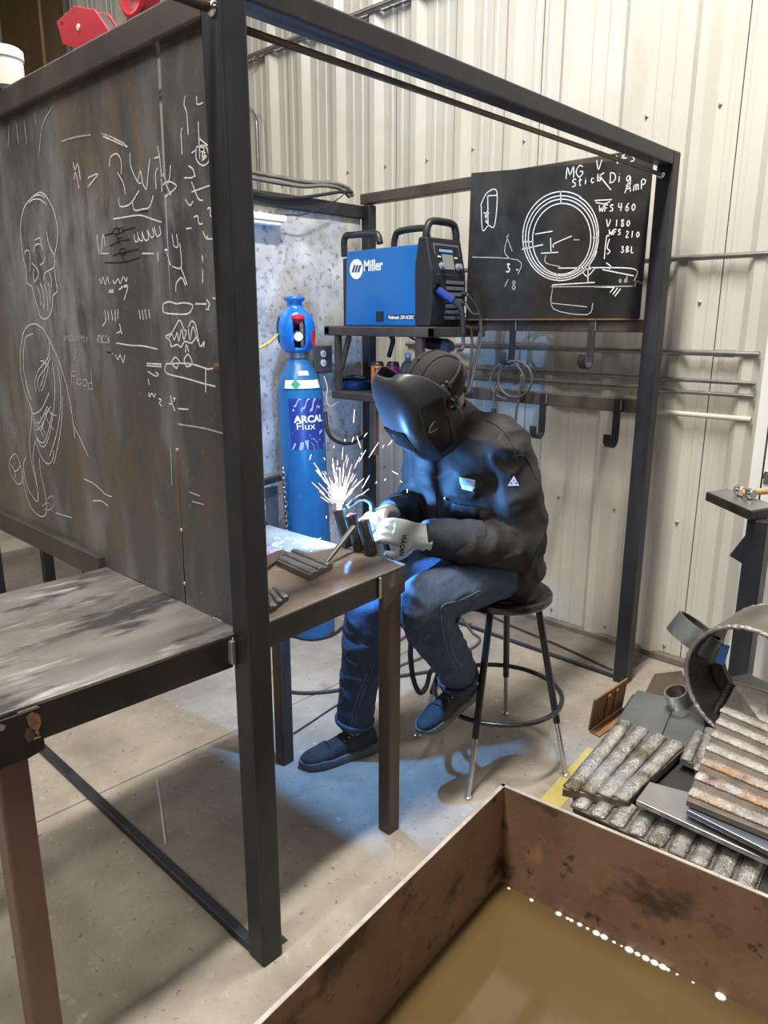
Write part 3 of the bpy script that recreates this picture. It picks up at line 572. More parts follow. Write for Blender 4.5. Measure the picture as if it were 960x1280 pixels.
loop([(MX+.016, 1.515, MZ+.33), (MX+.014, 1.515, MZ+.395), (MX+.014, 1.50, MZ+.423), (MX+.014, 1.46, MZ+.426), (MX+.014, 1.32, MZ+.422), (MX+.014, 1.285, MZ+.412), (MX+.014, 1.27, MZ+.375)], .0165)
loop([(MX+.10, 1.262, MZ+.35), (MX+.10, 1.255, MZ+.405), (MX+.10, 1.225, MZ+.432), (MX+.10, 1.09, MZ+.436), (MX+.10, 1.06, MZ+.42), (MX+.10, 1.045, MZ+.35)], .0155)
# control face on a slanted plane
def fp(u, v, off=.002):       # u across 0..1 (x), v height above shelf -> point on the bezel front
    z = MZ+v
    if v < .12: t = v/.12; y = (yf+.004)+(-.016)*t
    elif v < .24: t = (v-.12)/.12; y = (yf-.012)+.006*t
    else: t = (v-.24)/.145; y = (yf-.006)+.034*t
    return V((MX-.006+.245*u, y-off, z))
def fquad(u0, u1, v0, v1, m, nm, off=.002, th=.004, bev=.001):
    a = [fp(u0, v0, off), fp(u1, v0, off), fp(u1, v1, off), fp(u0, v1, off)]
    return MB().prism(a, (0, th, 0)).build(nm, m, K, bevel=bev)
fquad(.16, .90, .225, .36, 'grey_plastic', 'control_panel', .001, .003); fquad(.19, .87, .23, .352, 'black_plastic', 'control_panel', .0025, .003)
fquad(.36, .66, .25, .315, 'lens_grey', 'display', .005)
for i in range(6): fquad(.30+.065*i, .345+.065*i, .325, .336, 'screen_blue', 'readout', .005)
for u in (.28, .76):
    c = fp(u, .262, .004); MB().lathe(c, (0, -1, .23), [(.017, 0), (.017, .004), (.014, .006), (.0125, .02), (.001, .021)], 16).build('knob', 'lens_grey', K, smooth='auto')
    fquad(u-.05, u+.03, .300, .306, 'white_print', 'legend', .005)
for i in range(7): fquad(.40, .92, .03+.026*i, .046+.026*i, 'grey_plastic', 'vent_slat', .006, .004, .002)
fquad(.36, .95, .018, .212, 'black_plastic', 'vent_panel', .0015, .003)
hole = fp(.13, .165, .003)
MB().lathe(hole, (0, -1, 0), [(.026, 0), (.026, .006), (.02, .006), (.02, .001), (.001, .001)], 18).build('socket', 'helmet_dark', K, smooth='auto')
c0 = hole+V((0, -.005, -.005)); c1 = c0+V((.045, -.05, -.045))
MB().cyl(c0, c1, .017, .0185, 14).build('torch_connector', 'label_blue', K, smooth='auto')
sp = cr([c1, c1+V((.03, -.025, -.04)), c1+V((.04, -.03, -.10)), c1+V((.043, -.03, -.15))], 8)
MB().tube(sp, .012, 10, rad=[.0155 if i % 2 else .011 for i in range(len(sp))]).build('strain_relief', 'rubber', K, smooth=True)
for (u, v) in ((.86, .145), (.83, .105), (.72, .06)): MB().cyl(fp(u, v, -.004), fp(u, v, .03), .012, .010, 12).build('plug', 'rubber', K, smooth='auto')
# side marks
Xd, Yd = (0, -1, 0), (0, 0, 1)
lc = mz(182, 546); lc.x = MX-.0015; ry, rz = (mz(150, 546).y-mz(215, 546).y)/2, (mz(182, 497).z-mz(182, 597).z)/2
MB().prism([lc+V((0, ry*cos(a), rz*sin(a))) for a in [2*pi*i/32 for i in range(32)]], (.0012, 0, 0)).build('logo_disc', 'white_print', K)
for i, dx in enumerate((-15, -1, 13)):
    s = [mz(182+dx-8, 562), mz(182+dx+2, 562), mz(182+dx+14, 525), mz(182+dx+4, 525)]
    for p in s: p.x = MX-.0022
    MB().prism(s, (.0006, 0, 0)).build('logo_bar', 'label_blue', K)
o = mz(219, 556); o.x = MX-.0012; wt = mz(219, 556).y-mz(314, 556).y
me_w = max(v.co.x for v in text_mesh('Miller', .07, .0012).vertices)
text_at('lettering', 'Miller', .07, 'white_print', o, Xd, Yd, K, bold=.0014, sx=wt/me_w)
s = [mz(*p) for p in ((334, 776), (482, 770), (482, 797), (334, 799))]
for p in s: p.x = MX-.0008
MB().prism(s, (.0006, 0, 0)).build('badge', 'can_black', K)
o = mz(340, 795); o.x = MX-.0014; me_w = max(v.co.x for v in text_mesh('Multimatic 220 AC/DC', .022, .0004).vertices)
text_at('lettering', 'Multimatic 220 AC/DC', .022, 'white_print', o, Xd, Yd, K, bold=.0004, shear=.25, sx=.94*(mz(340, 795).y-mz(478, 795).y)/me_w)
s = [mz(*p) for p in ((281, 757), (319, 755), (319, 806), (281, 808))]
for p in s: p.x = MX-.003
MB().prism(s, (.006, 0, 0)).build('latch', 'can_black', K, bevel=.002)
# cables from the machine
def cable(name, pts, r, m, label, cat='cable', n=8, group=None):
    return tag(MB().tube(cr(pts, 7), r, n).build(name, m, None, smooth=True), label, cat, group)
pe = sp[-1]
cable('torch_cable', [pe, pe+V((.0, 0, -.06)), AT(569, 440, 1, pe.y-.01), AT(570, 470, 1, pe.y-.02), AT(575, 540, 1, pe.y), AT(590, 640, 1, pe.y+.1), AT(560, 760, 1, pe.y+.1)], .0085, 'cable_grey', 'ribbed torch cable dropping from the blue connector of the welding machine')
def front_cable(u, v, pts, r, label, yv):
    a = fp(u, v, .03); cable('power_cable', [a]+[AT(x, y, 1, yv) for x, y in pts], r, 'cable_grey', label, group='cables from the machine front')
front_cable(.86, .145, [(596, 385), (600, 404), (597, 430), (592, 455), (587, 490)], .006, 'thin grey cable from the upper right socket of the welding machine', yf-.05)
front_cable(.83, .105, [(590, 392), (600, 396), (601, 425), (595, 455), (586, 492)], .006, 'grey cable looping out of the middle socket of the welding machine', yf-.07)
front_cable(.72, .06, [(580, 406), (588, 412), (590, 435), (587, 465), (584, 494)], .0065, 'grey cable from the lowest socket of the welding machine', yf-.05)

# ------------------------------------------------------------------ gas cylinder
CB = V((1.475, 1.505, 0)); CA = V((-.030, .031, 1.3)).normalized(); CR = .1135
G = thing('gas_cylinder', 'tall blue shielding gas cylinder chained upright beside the shelf', 'gas cylinder', CB)
MB().lathe(CB, CA, [(.09, 0), (CR-.005, .012), (CR, .03), (CR, 1.235), (CR-.004, 1.275), (CR-.013, 1.315), (CR-.03, 1.36), (CR-.05, 1.395), (.052, 1.42), (.048, 1.45), (.048, 1.47)], 48).build('bottle', 'blue_cyl', G, smooth=True)
MB().lathe(CB+CA*1.43, CA, [(.056, 0), (.056, .03), (.05, .036)], 32).build('neck_ring', 'pipe_galv', G, smooth='auto')
bk = V((-.65, -.76, 0)).normalized(); rt = V((.76, -.65, 0)); n = 48
cp = [(.052, 1.452), (.075, 1.475), (.088, 1.50), (.094, 1.53), (.095, 1.56), (.092, 1.59), (.082, 1.62), (.062, 1.645), (.042, 1.658), (.036, 1.672), (.036, 1.69), (.05, 1.697), (.05, 1.712), (.034, 1.716), (.002, 1.716)]
mb = MB(); k = len(cp)
for r, h in cp: mb.v += [tuple(CB+CA*h+(bk*cos(2*pi*t/n)+rt*sin(2*pi*t/n))*r) for t in range(n)]
def opening(t, i):
    a = (360*(t+.5)/n+180) % 360-180; h = (cp[i][1]+cp[i+1][1])/2
    for c, wd, h0, h1 in ((10, 21, 1.48, 1.622), (-78, 20, 1.50, 1.61), (95, 20, 1.50, 1.61), (180, 24, 1.48, 1.62)):
        if abs((a-c+180) % 360-180) < wd and h0 < h < h1: return True
    return False
mb.f += [(i*n+t, i*n+(t+1) % n, (i+1)*n+(t+1) % n, (i+1)*n+t) for i in range(k-1) for t in range(n) if not opening(t, i)]
guard = mb.build('valve_guard', 'blue_cap', G, smooth=True); sd = guard.modifiers.new('s', 'SOLIDIFY'); sd.thickness = .006; sd.offset = -1
guard['label'] = 'bright blue plastic valve guard with openings'
vc = CB+CA*1.55
MB().cyl(CB+CA*1.46, CB+CA*1.60, .022, .018, 14).build('valve', 'can_black', G, smooth='auto')
gd = (bk*cos(.17)+rt*sin(.17)); gc = CB+CA*1.532+gd*.05
MB().lathe(gc, gd, [(.026, -.03), (.026, .018), (.023, .02), (.023, .016), (.001, .016)], 20).build('gauge', 'can_black', G, smooth='auto')
MB().lathe(gc, gd, [(.022, .0165), (.001, .0175)], 20).build('gauge_dial', 'white_print', G)
MB().lathe(CB+CA*1.612+gd*.07, CA+gd*.2, [(.014, -.02), (.03, 0), (.034, .006), (.03, .016), (.01, .018)], 20).build('valve_wheel', 'red_plastic', G, smooth='auto')
td = (bk*cos(1.0)+rt*sin(1.0)); MB().obox(CB+CA*1.525+td*.094, (td.cross(CA), td, CA), (.012, .003, .035)).build('tag', 'red_plastic', G, bevel=.002)
def cylpt(phi, h, off=.0): return CB+CA*h+(bk*cos(phi)+rt*sin(phi))*(CR+off)
def cylpatch(p0, p1, h0, h1, m, nm, off=.0012, nn=24, rf=None):
    mb = MB(); nv = 6
    for j in range(nv+1):
        h = h0+(h1-h0)*j/nv
        for i in range(nn+1):
            p = cylpt(p0+(p1-p0)*i/nn, h, off+(rf(h) if rf else 0)); mb.v.append(tuple(p))
    mb.f += [(j*(nn+1)+i, j*(nn+1)+i+1, (j+1)*(nn+1)+i+1, (j+1)*(nn+1)+i) for j in range(nv) for i in range(nn)]
    return mb.build(nm, m, G, smooth=True)
PA, PBh, H0, H1 = radians(-28), radians(68), 1.00, 1.245
lab = cylpatch(PA, PBh, H0, H1, 'label_blue', 'label_sheet')
W2 = (PBh-PA)*CR
def lp(x, y, off=.0022): return cylpt(PA+x/CR, H0+y, off)
def swirl(pts, m='label_pale', nm='label_swirl'):
    mb = MB(); P2 = [V((a, b, 0)) for a, b in pts]; mb.prism([lp(p.x*W2, p.y*(H1-H0), .0017) for p in P2], (0, 0, .0003)); return mb.build(nm, m, G)
for q in ([(.02, .0), (.06, .0), (.14, .12), (.10, .14)], [(.20, .0), (.30, .0), (.34, .14), (.26, .16)], [(.42, .0), (.62, .0), (.56, .12), (.44, .19), (.36, .18)], [(.72, .0), (.97, .0), (.98, .08), (.8, .19), (.6, .22), (.5, .21), (.68, .14)], [(.05, .31), (.5, .26), (.8, .28), (.92, .33), (.9, .38), (.8, .35), (.5, .30), (.06, .34)],
          [(.32, .80), (.40, .80), (.56, 1.0), (.48, 1.0)], [(.52, .74), (.60, .76), (.74, 1.0), (.66, 1.0)], [(.66, .70), (.84, .80), (.97, 1.0), (.86, 1.0), (.76, .86)], [(.12, .84), (.18, .84), (.34, 1.0), (.26, 1.0)]): swirl(q)
def labtext(s, x, y, size, wd, bold=.0, m='white_print'):
    me_w = max(v.co.x for v in text_mesh(s, size, bold).vertices); sx = wd/me_w
    text_at('lettering', s, size, m, (0, 0, 0), (1, 0, 0), (0, 1, 0), G, bold=bold, sx=sx, fn=lambda c: lp(x*W2+c.x, y*(H1-H0)+c.y, .0026+c.z))
labtext('ARCAL', .13, .54, .046, .80*W2, .0016); labtext('Flux', .16, .40, .048, .50*W2);
MB().prism([lp(a*W2, b*(H1-H0), .0024) for a, b in ((.10, .76), (.34, .76), (.34, .80), (.10, .80))], (0, 0, .0002)).build('label_strip', 'white_print', G)
shr = lambda h: (-.0 if h < 1.275 else -(h-1.275)*.34)
cylpatch(radians(-38), radians(62), 1.292, 1.33, 'white_print', 'hazard_label', .004, rf=lambda h: -.006-(h-1.292)*.27)
cylpatch(radians(0), radians(34), 1.352, 1.372, 'white_print', 'small_label', .003, rf=lambda h: -.0265-(h-1.352)*.50)
dc = V((0, 0, 0)); mb = MB()
mb.prism([cylpt(radians(-8)+dx/CR, 1.311+dy, .0062-.006-(1.311+dy-1.292)*.27) for dx, dy in ((0, -.024), (.024, 0), (0, .024), (-.024, 0))], (0, 0, .0003)); mb.build('hazard_diamond', 'green_label', G)
MB().tube(cr([CB+CA*1.54+(bk*.0-rt*1)*.085, AT(338, 427, 1, 1.44), AT(328, 433, 1, 1.44), AT(300, 446, 1, 1.40)], 6), .0075, 8).build('gas_hose', 'yellow_hose', G, smooth=True)
# chain and cart bracket
CT = thing('cylinder_rack', 'grey steel rack bracket holding the gas cylinder against the divider', 'rack', (1.30, 1.62, 0))
ax = AT(331, 582, 1, 1.60)
MB().bar((1.20, 1.60, 0), (1.20, 1.60, .86), .03, .03).build('upright', 'frame_steel', CT, bevel=.003)
MB().bar((1.20, 1.60, .83), (1.36, 1.60, .845), .03, .03).build('cross_bar', 'frame_steel', CT, bevel=.003)
MB().bar((1.20, 1.60, .74), (1.36, 1.60, .42), .012, .02).build('brace', 'frame_steel', CT, bevel=.002)
MB().box((1.20, 1.62, .0), (1.36, 1.63, .80)).build('back_plate', 'plate_grey', CT, bevel=.002)
CH = thing('chain', 'bright steel chain hanging beside the gas cylinder', 'chain', AT(355, 660, 1, 1.47))
for i in range(15):
    c = AT(354+i*.35, 588+i*6.0, 1, 1.50); a = V((1, 0, 0)) if i % 2 else V((0, 1, 0)); a = (rt if i % 2 else bk)
    MB().tube([c+a*(.009*cos(t))+V((0, 0, .016*sin(t))) for t in [2*pi*j/12 for j in range(12)]], .0028, 6, closed=True).build('chain_link', 'chrome', CH, smooth=True)

# ------------------------------------------------------------------ things on divider, shelf and wall
OB = thing('outlet_box', 'grey electrical box with two sockets on the divider by the cylinder', 'socket', (1.77, 1.70, 1.42))
oa, ob = AT(390, 432, 1, 1.69), AT(416, 461, 1, 1.69)
MB().box((oa.x, 1.69, ob.z-.02), (ob.x, 1.728, oa.z)).build('box', 'pipe_galv', OB, bevel=.004)
MB().box((oa.x+.012, 1.685, ob.z-.012), (ob.x-.012, 1.69, oa.z-.008)).build('cover', 'plate_grey', OB, bevel=.002)
for zc in (.32, .70):
    c = V(((oa.x+ob.x)/2, 1.685, ob.z+(oa.z-ob.z)*zc-.006)); MB().lathe(c, (0, -1, 0), [(.018, 0), (.018, .004), (.001, .005)], 18).build('socket_face', 'white_paint', OB, smooth='auto')
    for dx in (-.006, .006): MB().box(c+V((dx-.0012, -.0065, -.006)), c+V((dx+.0012, -.004, .006))).build('slot', 'can_black', OB)
cable('white_wire', [AT(405, 470, 1, 1.69), AT(409, 484, 1, 1.68), AT(408, 500, 1, 1.68), AT(413, 508, 1, 1.67), AT(424, 502, 1, 1.66), AT(432, 500, 1, 1.66)], .0035, 'white_paint', 'thin white wire hanging from the socket box')
cable('hanging_hose', [AT(407, 515, 1, 1.62), AT(410, 540, 1, 1.58), AT(424, 553, 1, 1.55), AT(445, 552, 1, 1.55), AT(460, 535, 1, 1.55), AT(466, 500, 1, 1.55)], .010, 'rubber', 'thick black hose sagging below the lower shelf')
ST = thing('strip_lamp', 'slim white strip lamp fixed high on the galvanised divider', 'lamp', AT(330, 270, 1, 1.70))
a, b = AT(300, 268, 1, 1.69), AT(357, 268, 1, 1.69)
MB().box((a.x, 1.68, a.z-.012), (b.x, 1.74, a.z+.018)).build('housing', 'white_paint', ST, bevel=.004); MB().box((a.x, 1.685, a.z-.03), (b.x-.03, 1.735, a.z-.012)).build('diffuser', 'white_print', ST, bevel=.004)
cable('lamp_wire', [b+V((0, 0, .0)), AT(380, 268, 1, 1.68), AT(405, 258, 1, 1.68), AT(425, 247, 1, 1.68), AT(436, 234, 1, 1.69)], .003, 'rubber', 'thin black wire swooping from the strip lamp to the corner post')
cond = [([(318, 216), (350, 222), (385, 228), (415, 229), (434, 235), (441, 245)], .011, 'pipe_galv', 'bright bent conduit on top of the divider, nearest the wall'),
        ([(318, 223), (350, 229), (380, 233), (405, 232), (425, 236), (437, 246)], .010, 'pipe_galv', 'grey flexible conduit lying along the divider top beam'),
        ([(318, 240), (345, 246), (375, 247), (405, 243), (425, 240), (440, 240)], .008, 'rubber', 'black cable drooping along the face of the divider top beam')]
for i, (pt, r, m, lb) in enumerate(cond):
    cable('conduit', [AT(x, y, 1, (1.765, 1.735, 1.705)[i]) for x, y in [(290, pt[0][1]-6)]+pt], r, m, lb, 'conduit')
# conduits along the ribbed wall
for (px, py, r, m, y0, lb) in ((836, 324, .0125, 'pipe_galv', -1.4, 'highest of the grey conduits clamped across the ribbed wall beside the booth'), (840, 440, .013, 'pipe_galv', -.24, 'grey conduit with a coupling on the ribbed wall, just under the chalkboard'),
        (840, 474, .0095, 'pipe_galv', -.24, 'thin conduit on the ribbed wall, under the coupled conduit'), (840, 489, .0095, 'pipe_galv', -.24, 'thin dark conduit on the ribbed wall, above the cream conduit'), (840, 516, .0115, 'pipe_white', -.24, 'cream painted conduit, lowest on the ribbed wall')):
    z = AT(px, py, 0, 2.425).z; t = thing('wall_conduit', lb, 'conduit', (2.42, .5, z))
    MB().cyl((2.424, y0, z), (2.424, 1.72 if z < 1.8 else .15+1.5, z), r, n=12).build('pipe', m, t, smooth='auto')
    for yy in ((.18, .95) if py != 440 else (.18,)): MB().box((2.408, yy-.008, z-.02), (2.44, yy+.008, z-r)).build('clamp', 'screw_metal', t, bevel=.002)
    if py == 440: MB().cyl((2.424, -.14, z), (2.424, -.06, z), r*1.2, n=12).build('coupling', 'pipe_galv', t, smooth='auto')
t = thing('wall_conduit', 'long pale conduit running high up across the ribbed wall', 'conduit', (2.42, 2.0, 3.27))
MB().cyl((2.418, -2, 3.275), (2.418, 8.5, 3.275), .016, n=12).build('pipe', 'pipe_galv', t, smooth='auto')
for yy in (1.2, 2.5, 3.05): MB().box((2.40, yy-.01, 3.245), (2.44, yy+.01, 3.262)).build('clamp', 'screw_metal', t)
p0 = AT(316, 85, 0, 2.42)
cable('drop_conduit', [(2.42, p0.y+.10, 2.98), (2.42, p0.y+.05, 2.97), (2.42, p0.y-.01, 2.90), (2.42, p0.y-.02, 2.80), (2.42, p0.y-.02, 2.4), (2.42, p0.y-.02, 1.0)], .012, 'pipe_galv', 'grey conduit bending down the ribbed wall beyond the divider', 'conduit')
# coil on hook
hy = AT(641, 405, 0, 2.07).y; cc = AT(640, 475, 0, 2.035)
CO = thing('cable_coil', 'small coil of grey cable hung on the upper inner hook', 'cable', cc)
for (dx, dy, r, x) in ((-6, 0, 21, 2.035), (4, -2, 21, 2.028)):
    MB().tube([AT(640+dx+r*cos(a), 476+dy+r*1.08*sin(a), 0, x) for a in [2*pi*i/28 for i in range(28)]], .0055, 7, closed=True).build('loop', 'cable_grey', CO, smooth=True)
MB().tube(cr([AT(652, 468, 0, 2.03), AT(650, 490, 0, 2.03), AT(645, 520, 0, 2.03), AT(642, 560, 0, 2.03), AT(640, 620, 0, 2.03)], 5), .0055, 7).build('tail', 'cable_grey', CO, smooth=True)
MB().tube(cr([AT(622, 482, 0, 2.02), AT(617, 495, 0, 2.02), AT(617, 512, 0, 2.02)], 5), .005, 7).build('tail', 'cable_grey', CO, smooth=True)
MB().cyl(AT(617, 511, 0, 2.02), AT(617, 525, 0, 2.02), .013, n=10).build('plug', 'rubber', CO, smooth='auto')
# shelf things
SZ = 1.254
def can(name, px, x, m, label, m2):
    y = AT(px, 470, 0, x).y; t = thing(name, label, 'can', (x, y, SZ))
    b = V((x, y, SZ)); Z = V((0, 0, 1))
    MB().lathe(b, Z, [(.024, 0), (.031, .008), (.033, .014), (.033, .045)], 24).build('base', m2, t, smooth='auto')
    MB().lathe(b, Z, [(.033, .045), (.033, .135)], 24, cap=False).build('body', m, t, smooth=True)
    MB().lathe(b, Z, [(.033, .135), (.033, .138), (.027, .150), (.028, .154), (.026, .155), (.025, .151), (.001, .151)], 24).build('lid', 'can_black', t, smooth='auto')
    d = V((CAM.x-x, CAM.y-y, 0)).normalized(); r = V((-d.y, d.x, 0))
    return t, b, d, r
def onc(b, d, r, a, h, off=.0005): return b+V((0, 0, h))+(d*cos(a)+r*sin(a))*(.033+off)
t, b, d, r = can('drink_can', 472, 1.76, 'orange_can', 'orange and black tall drink can on the lower shelf', 'can_black')
for k, (a0, a1, h1) in enumerate(((-.42, -.30, .075), (-.06, .06, .055), (.22, .36, .08))):
    MB().prism([onc(b, d, r, a0-.1, .125), onc(b, d, r, a1+.1, .127), onc(b, d, r, a1, .1), onc(b, d, r, (a0+a1)/2, h1), onc(b, d, r, a0, .1)], (0, 0, .0002)).build('claw_mark', 'can_black', t)
for h in (.018, .03): MB().prism([onc(b, d, r, -.3, h), onc(b, d, r, .5, h), onc(b, d, r, .5, h+.007), onc(b, d, r, -.3, h+.007)], (0, 0, .0002)).build('print', 'white_print', t)
t, b, d, r = can('drink_can', 491, 1.80, 'magenta_can', 'magenta tall drink can on the lower shelf', 'magenta_can')
for h in (.11, .10, .09): MB().prism([onc(b, d, r, -.7, h), onc(b, d, r, -.3, h), onc(b, d, r, -.3, h+.004), onc(b, d, r, -.7, h+.004)], (0, 0, .0002)).build('print', 'white_print', t)
py_ = AT(443, 484, 0, 1.86).y; PT = thing('steel_pan', 'dark blue round pan on the lower shelf', 'pan', (1.86, py_, SZ))
MB().lathe((1.86, py_, SZ), (0, 0, 1), [(.09, 0), (.10, .004), (.108, .04), (.112, .042), (.108, .044), (.098, .01), (.001, .008)], 32).build('bowl', 'blue_pan', PT, smooth='auto')
MB().tube(cr([(1.80, py_+.04, SZ+.05), (1.84, py_+.0, SZ+.062), (1.88, py_-.06, SZ+.055)], 6), .013, 8).build('scoop', 'can_black', PT, smooth=True)
y = AT(510, 455, 0, 1.95).y; BT = thing('spray_bottle', 'grey bottle standing behind the drink cans', 'bottle', (1.95, y, SZ))
MB().lathe((1.95, y, SZ), (0, 0, 1), [(.03, 0), (.045, .01), (.046, .10), (.03, .14), (.014, .155), (.014, .17)], 20).build('body', 'clear_grey', BT, smooth='auto'); MB().lathe((1.95, y, SZ+.17), (0, 0, 1), [(.017, 0), (.017, .02), (.001, .02)], 14).build('cap', 'white_paint', BT, smooth='auto')
a = AT(488, 419, 0, 1.90); cable('lead_end', [(1.90, a.y, 1.53), AT(491, 425, 0, 1.90), AT(489, 435, 0, 1.90), AT(486, 446, 0, 1.90)], .012, 'rubber', 'short black lead hanging below the machine shelf over the drink cans')
y = AT(541, 431, 0, 2.0).y; gc = V((2.0, y, 1.49)); GR = thing('angle_grinder', 'black power tool hanging under the machine shelf', 'power tool', gc)
MB().cyl(gc+V((0, .07, .01)), gc+V((0, -.08, -.005)), .03, .034, 16).build('body', 'black_plastic', GR, smooth='auto'); MB().cyl(gc+V((0, -.08, -.005)), gc+V((0, -.115, -.008)), .036, .026, 16).build('head', 'grey_plastic', GR, smooth='auto'); MB().tube(cr([gc+V((0, .07, .01)), gc+V((0, .12, .02)), gc+V((0, .19, .05))], 5), .006, 6).build('cord', 'rubber', GR, smooth=True)
# on the left top beam
MZ2 = 2.217
mg = [AT(x, y, 0, .018) for x, y in ((70, 22), (92, 2), (117, 6), (137, 35), (100, 57), (78, 50))]
zmin = min(p.z for p in mg);
for p in mg: p.z += MZ2+.002-zmin
MG = thing('welding_magnet', 'red hexagonal welding magnet standing on the top beam', 'magnet', (.03, sum(p.y for p in mg)/6, MZ2))
MB().prism(mg, (.004, 0, 0)).build('side_plate', 'red_paint', MG, bevel=.001); MB().prism([p+V((.032, 0, 0)) for p in mg], (.004, 0, 0)).build('side_plate', 'red_paint', MG, bevel=.001)
cmid = sum(mg, V((0, 0, 0)))/6
MB().prism([cmid+(p-cmid)*.93+V((.004, 0, 0)) for p in mg], (.028, 0, 0)).build('magnet_core', 'ring_black', MG)
MB().lathe(cmid+V((0, 0, 0)), (-1, 0, 0), [(.007, 0), (.007, .003), (.001, .0035)], 10).build('rivet', 'white_print', MG); c = mg[0]+(cmid-mg[0])*.25; MB().lathe(c, (-1, 0, 0), [(.004, 0), (.004, .0008), (.001, .0008)], 10).build('hole', 'can_black', MG)
c = AT(173, -8, 0, .03); c.z = MZ2+.062
RM = thing('round_magnet', 'round dull red magnet disc lying against the top beam end', 'magnet', (.03, c.y, MZ2)); MB().lathe(c, (-1, 0, 0), [(.058, -.02), (.058, .014), (.05, .018), (.04, .012), (.02, .012), (.02, .018), (.001, .018)], 28).build('disc', 'red_paint', RM, smooth='auto'); MB().box((.015, c.y-.03, MZ2+.001), (.045, c.y+.03, MZ2+.012)).build('foot', 'ring_black', RM)
jy = AT(6, 90, 0, .03).y; JR = thing('jar', 'cream plastic jar with a lid standing on the top beam', 'jar', (.03, jy, MZ2)); JB = V((.03, jy, MZ2))
MB().lathe(JB, (0, 0, 1), [(.030, 0), (.048, .006), (.05, .02), (.05, .085)], 28).build('body', 'jar', JR, smooth='auto'); MB().lathe(JB+V((0, 0, .085)), (0, 0, 1), [(.053, 0), (.053, .022), (.045, .028), (.012, .03), (.012, .036), (.001, .036)], 28).build('lid', 'jar', JR, smooth='auto'); MB().lathe(JB, (0, 0, 1), [(.03, -.0), (.049, .0), (.049, .014)], 28).build('foot_ring', 'rubber', JR, smooth='auto')
ya, yb2 = AT(80, 60, 0, 2.36).y, AT(4, 60, 0, 2.36).y
PW = thing('plywood_board', 'large brown plywood board leaning on the ribbed wall beyond the booth', 'board', (2.36, (ya+yb2)/2, 0)); ym = AT(55, 60, 0, 2.36).y
MB().box((2.36, ya, 0), (2.38, ym-.006, 5.2)).build('panel', 'plywood', PW); MB().box((2.36, ym+.006, 0), (2.38, yb2, 5.2)).build('panel', 'plywood', PW); MB().box((2.352, ym-.02, 0), (2.36, ym+.02, 5.2)).build('cover_strip', 'wood', PW)

# ------------------------------------------------------------------ bench items
def bead(p0, p1, r, m, parent, up=V((0, 0, 1)), seed=0, flat=.55, wav=.18, pitch=.009):
    p0, p1, up = V(p0), V(p1), V(up); d = (p1-p0); L = d.length; d.normalize(); s = d.cross(up).normalized(); n = max(6, int(L/pitch*2)); R = []
    for i in range(n+1):
        t = i/n; rr = r*(1+wav*(1 if i % 2 else -1)*.5+.12*noise.noise(V((t*9, seed, 0))));
        if i in (0, n): rr *= .6
        R.append([p0+d*(L*t)+s*(rr*cos(a))+up*(rr*flat*2*sin(a)*.5) for a in [pi*k/6 for k in range(7)]])
    return MB().rings(R).build('weld_bead', m, parent, smooth=True)
def coupon(name, label, quad, th, nb, r, mp, mb_, group=None, along=0, sink=0, cat='steel coupon'):
    # quad: top corners a,b,c,d ; ridges run a->d spaced over a->b
    a, b, c, d = quad; up = (b-a).cross(d-a).normalized()
    if up.z < 0 and abs(up.z) > .2: up = -up
    t = thing(name, label, cat, tuple((a+b+c+d)/4-up*th), group)
    MB().prism([p for p in quad], -up*th).build('plate', mp, t, bevel=.0015)
    for i in range(nb):
        f = (i+.5)/nb; bead(a.lerp(b, f), d.lerp(c, f), r, mb_, t, up, i+len(label))
    return t
z = BZ
lq = [AT(x, y, 2, z+.018) for x, y in ((345, 700), (371, 686), (416, 704), (387, 719))]
coupon('weld_coupon', 'grey ridged weld coupon lying on the brown bench top', [lq[0], lq[1], lq[2], lq[3]], .0175, 3, .011, 'coupon_grey', 'coupon_grey')
pts = [AT(x, y, 2, z+.012) for x, y in ((325, 735), (345, 735), (361, 744), (338, 762))]
coupon('weld_coupon', 'dark shiny weld coupon on the bench beside the front post', pts, .0115, 3, .009, 'coupon_dark', 'bead')
lq = [AT(x, y, 2, z+.012) for x, y in ((318, 700), (352, 686), (360, 690), (330, 712))]
tag(MB().prism(lq, (0, 0, -.011)).build('steel_offcut', 'leg_brown', None, bevel=.001), 'small brown steel offcut lying on the bench behind the ridged coupon', 'offcut')
WP = thing('test_piece', 'dark upright stack of ridged bars being welded on the bench edge', 'weld piece', (.66, .30, BZ))
base = [AT(438, 684, 2, BZ), AT(452, 689, 2, BZ), AT(466, 694, 2, BZ)]; topz = BZ+.135
lean = V((.0, .045, 0))
for i, bpt in enumerate(base):
    bpt = bpt+V((-.004, .002, .001)); tp = bpt+lean*(1-.1*i)+V((0, 0, .115-.005*i)); dr = (tp-bpt).normalized()
    s1 = V((1, .3, 0)).normalized(); s2 = dr.cross(s1)
    MB().rings([[p+s1*(.019*cos(a)*q)+s2*(.021*sin(a)*q) for a in [2*pi*k/6 for k in range(6)]] for p, q in ((bpt, 1), (bpt.lerp(tp, .33), 1.05), (bpt.lerp(tp, .66), .97), (tp, 1))]).build('bar', 'coupon_dark', WP, bevel=.002)
    if i: bead(bpt.lerp(tp, .02)+V((-.012, -.008, 0)), tp+V((-.012, -.008, 0)), .007, 'coupon_dark', WP, V((-.8, -.6, 0)), i)
    MB().ball(tp+V((0, 0, .001)), (.013, .012, .004), 8, 4).build('hot_top', 'hot_metal', WP, True)
ARCP = base[0]+lean+V((-.004, .0, .127))
pb = [AT(404, 707, 2, BZ+.004), AT(443, 658, 0, base[1].x-.03)]
tag(MB().bar(pb[0], pb[1], .014, .012).build('prop_bar', 'coupon_grey', None, bevel=.002), 'grey flat bar leaning from the bench onto the upright test piece', 'bar')
random.seed(9)
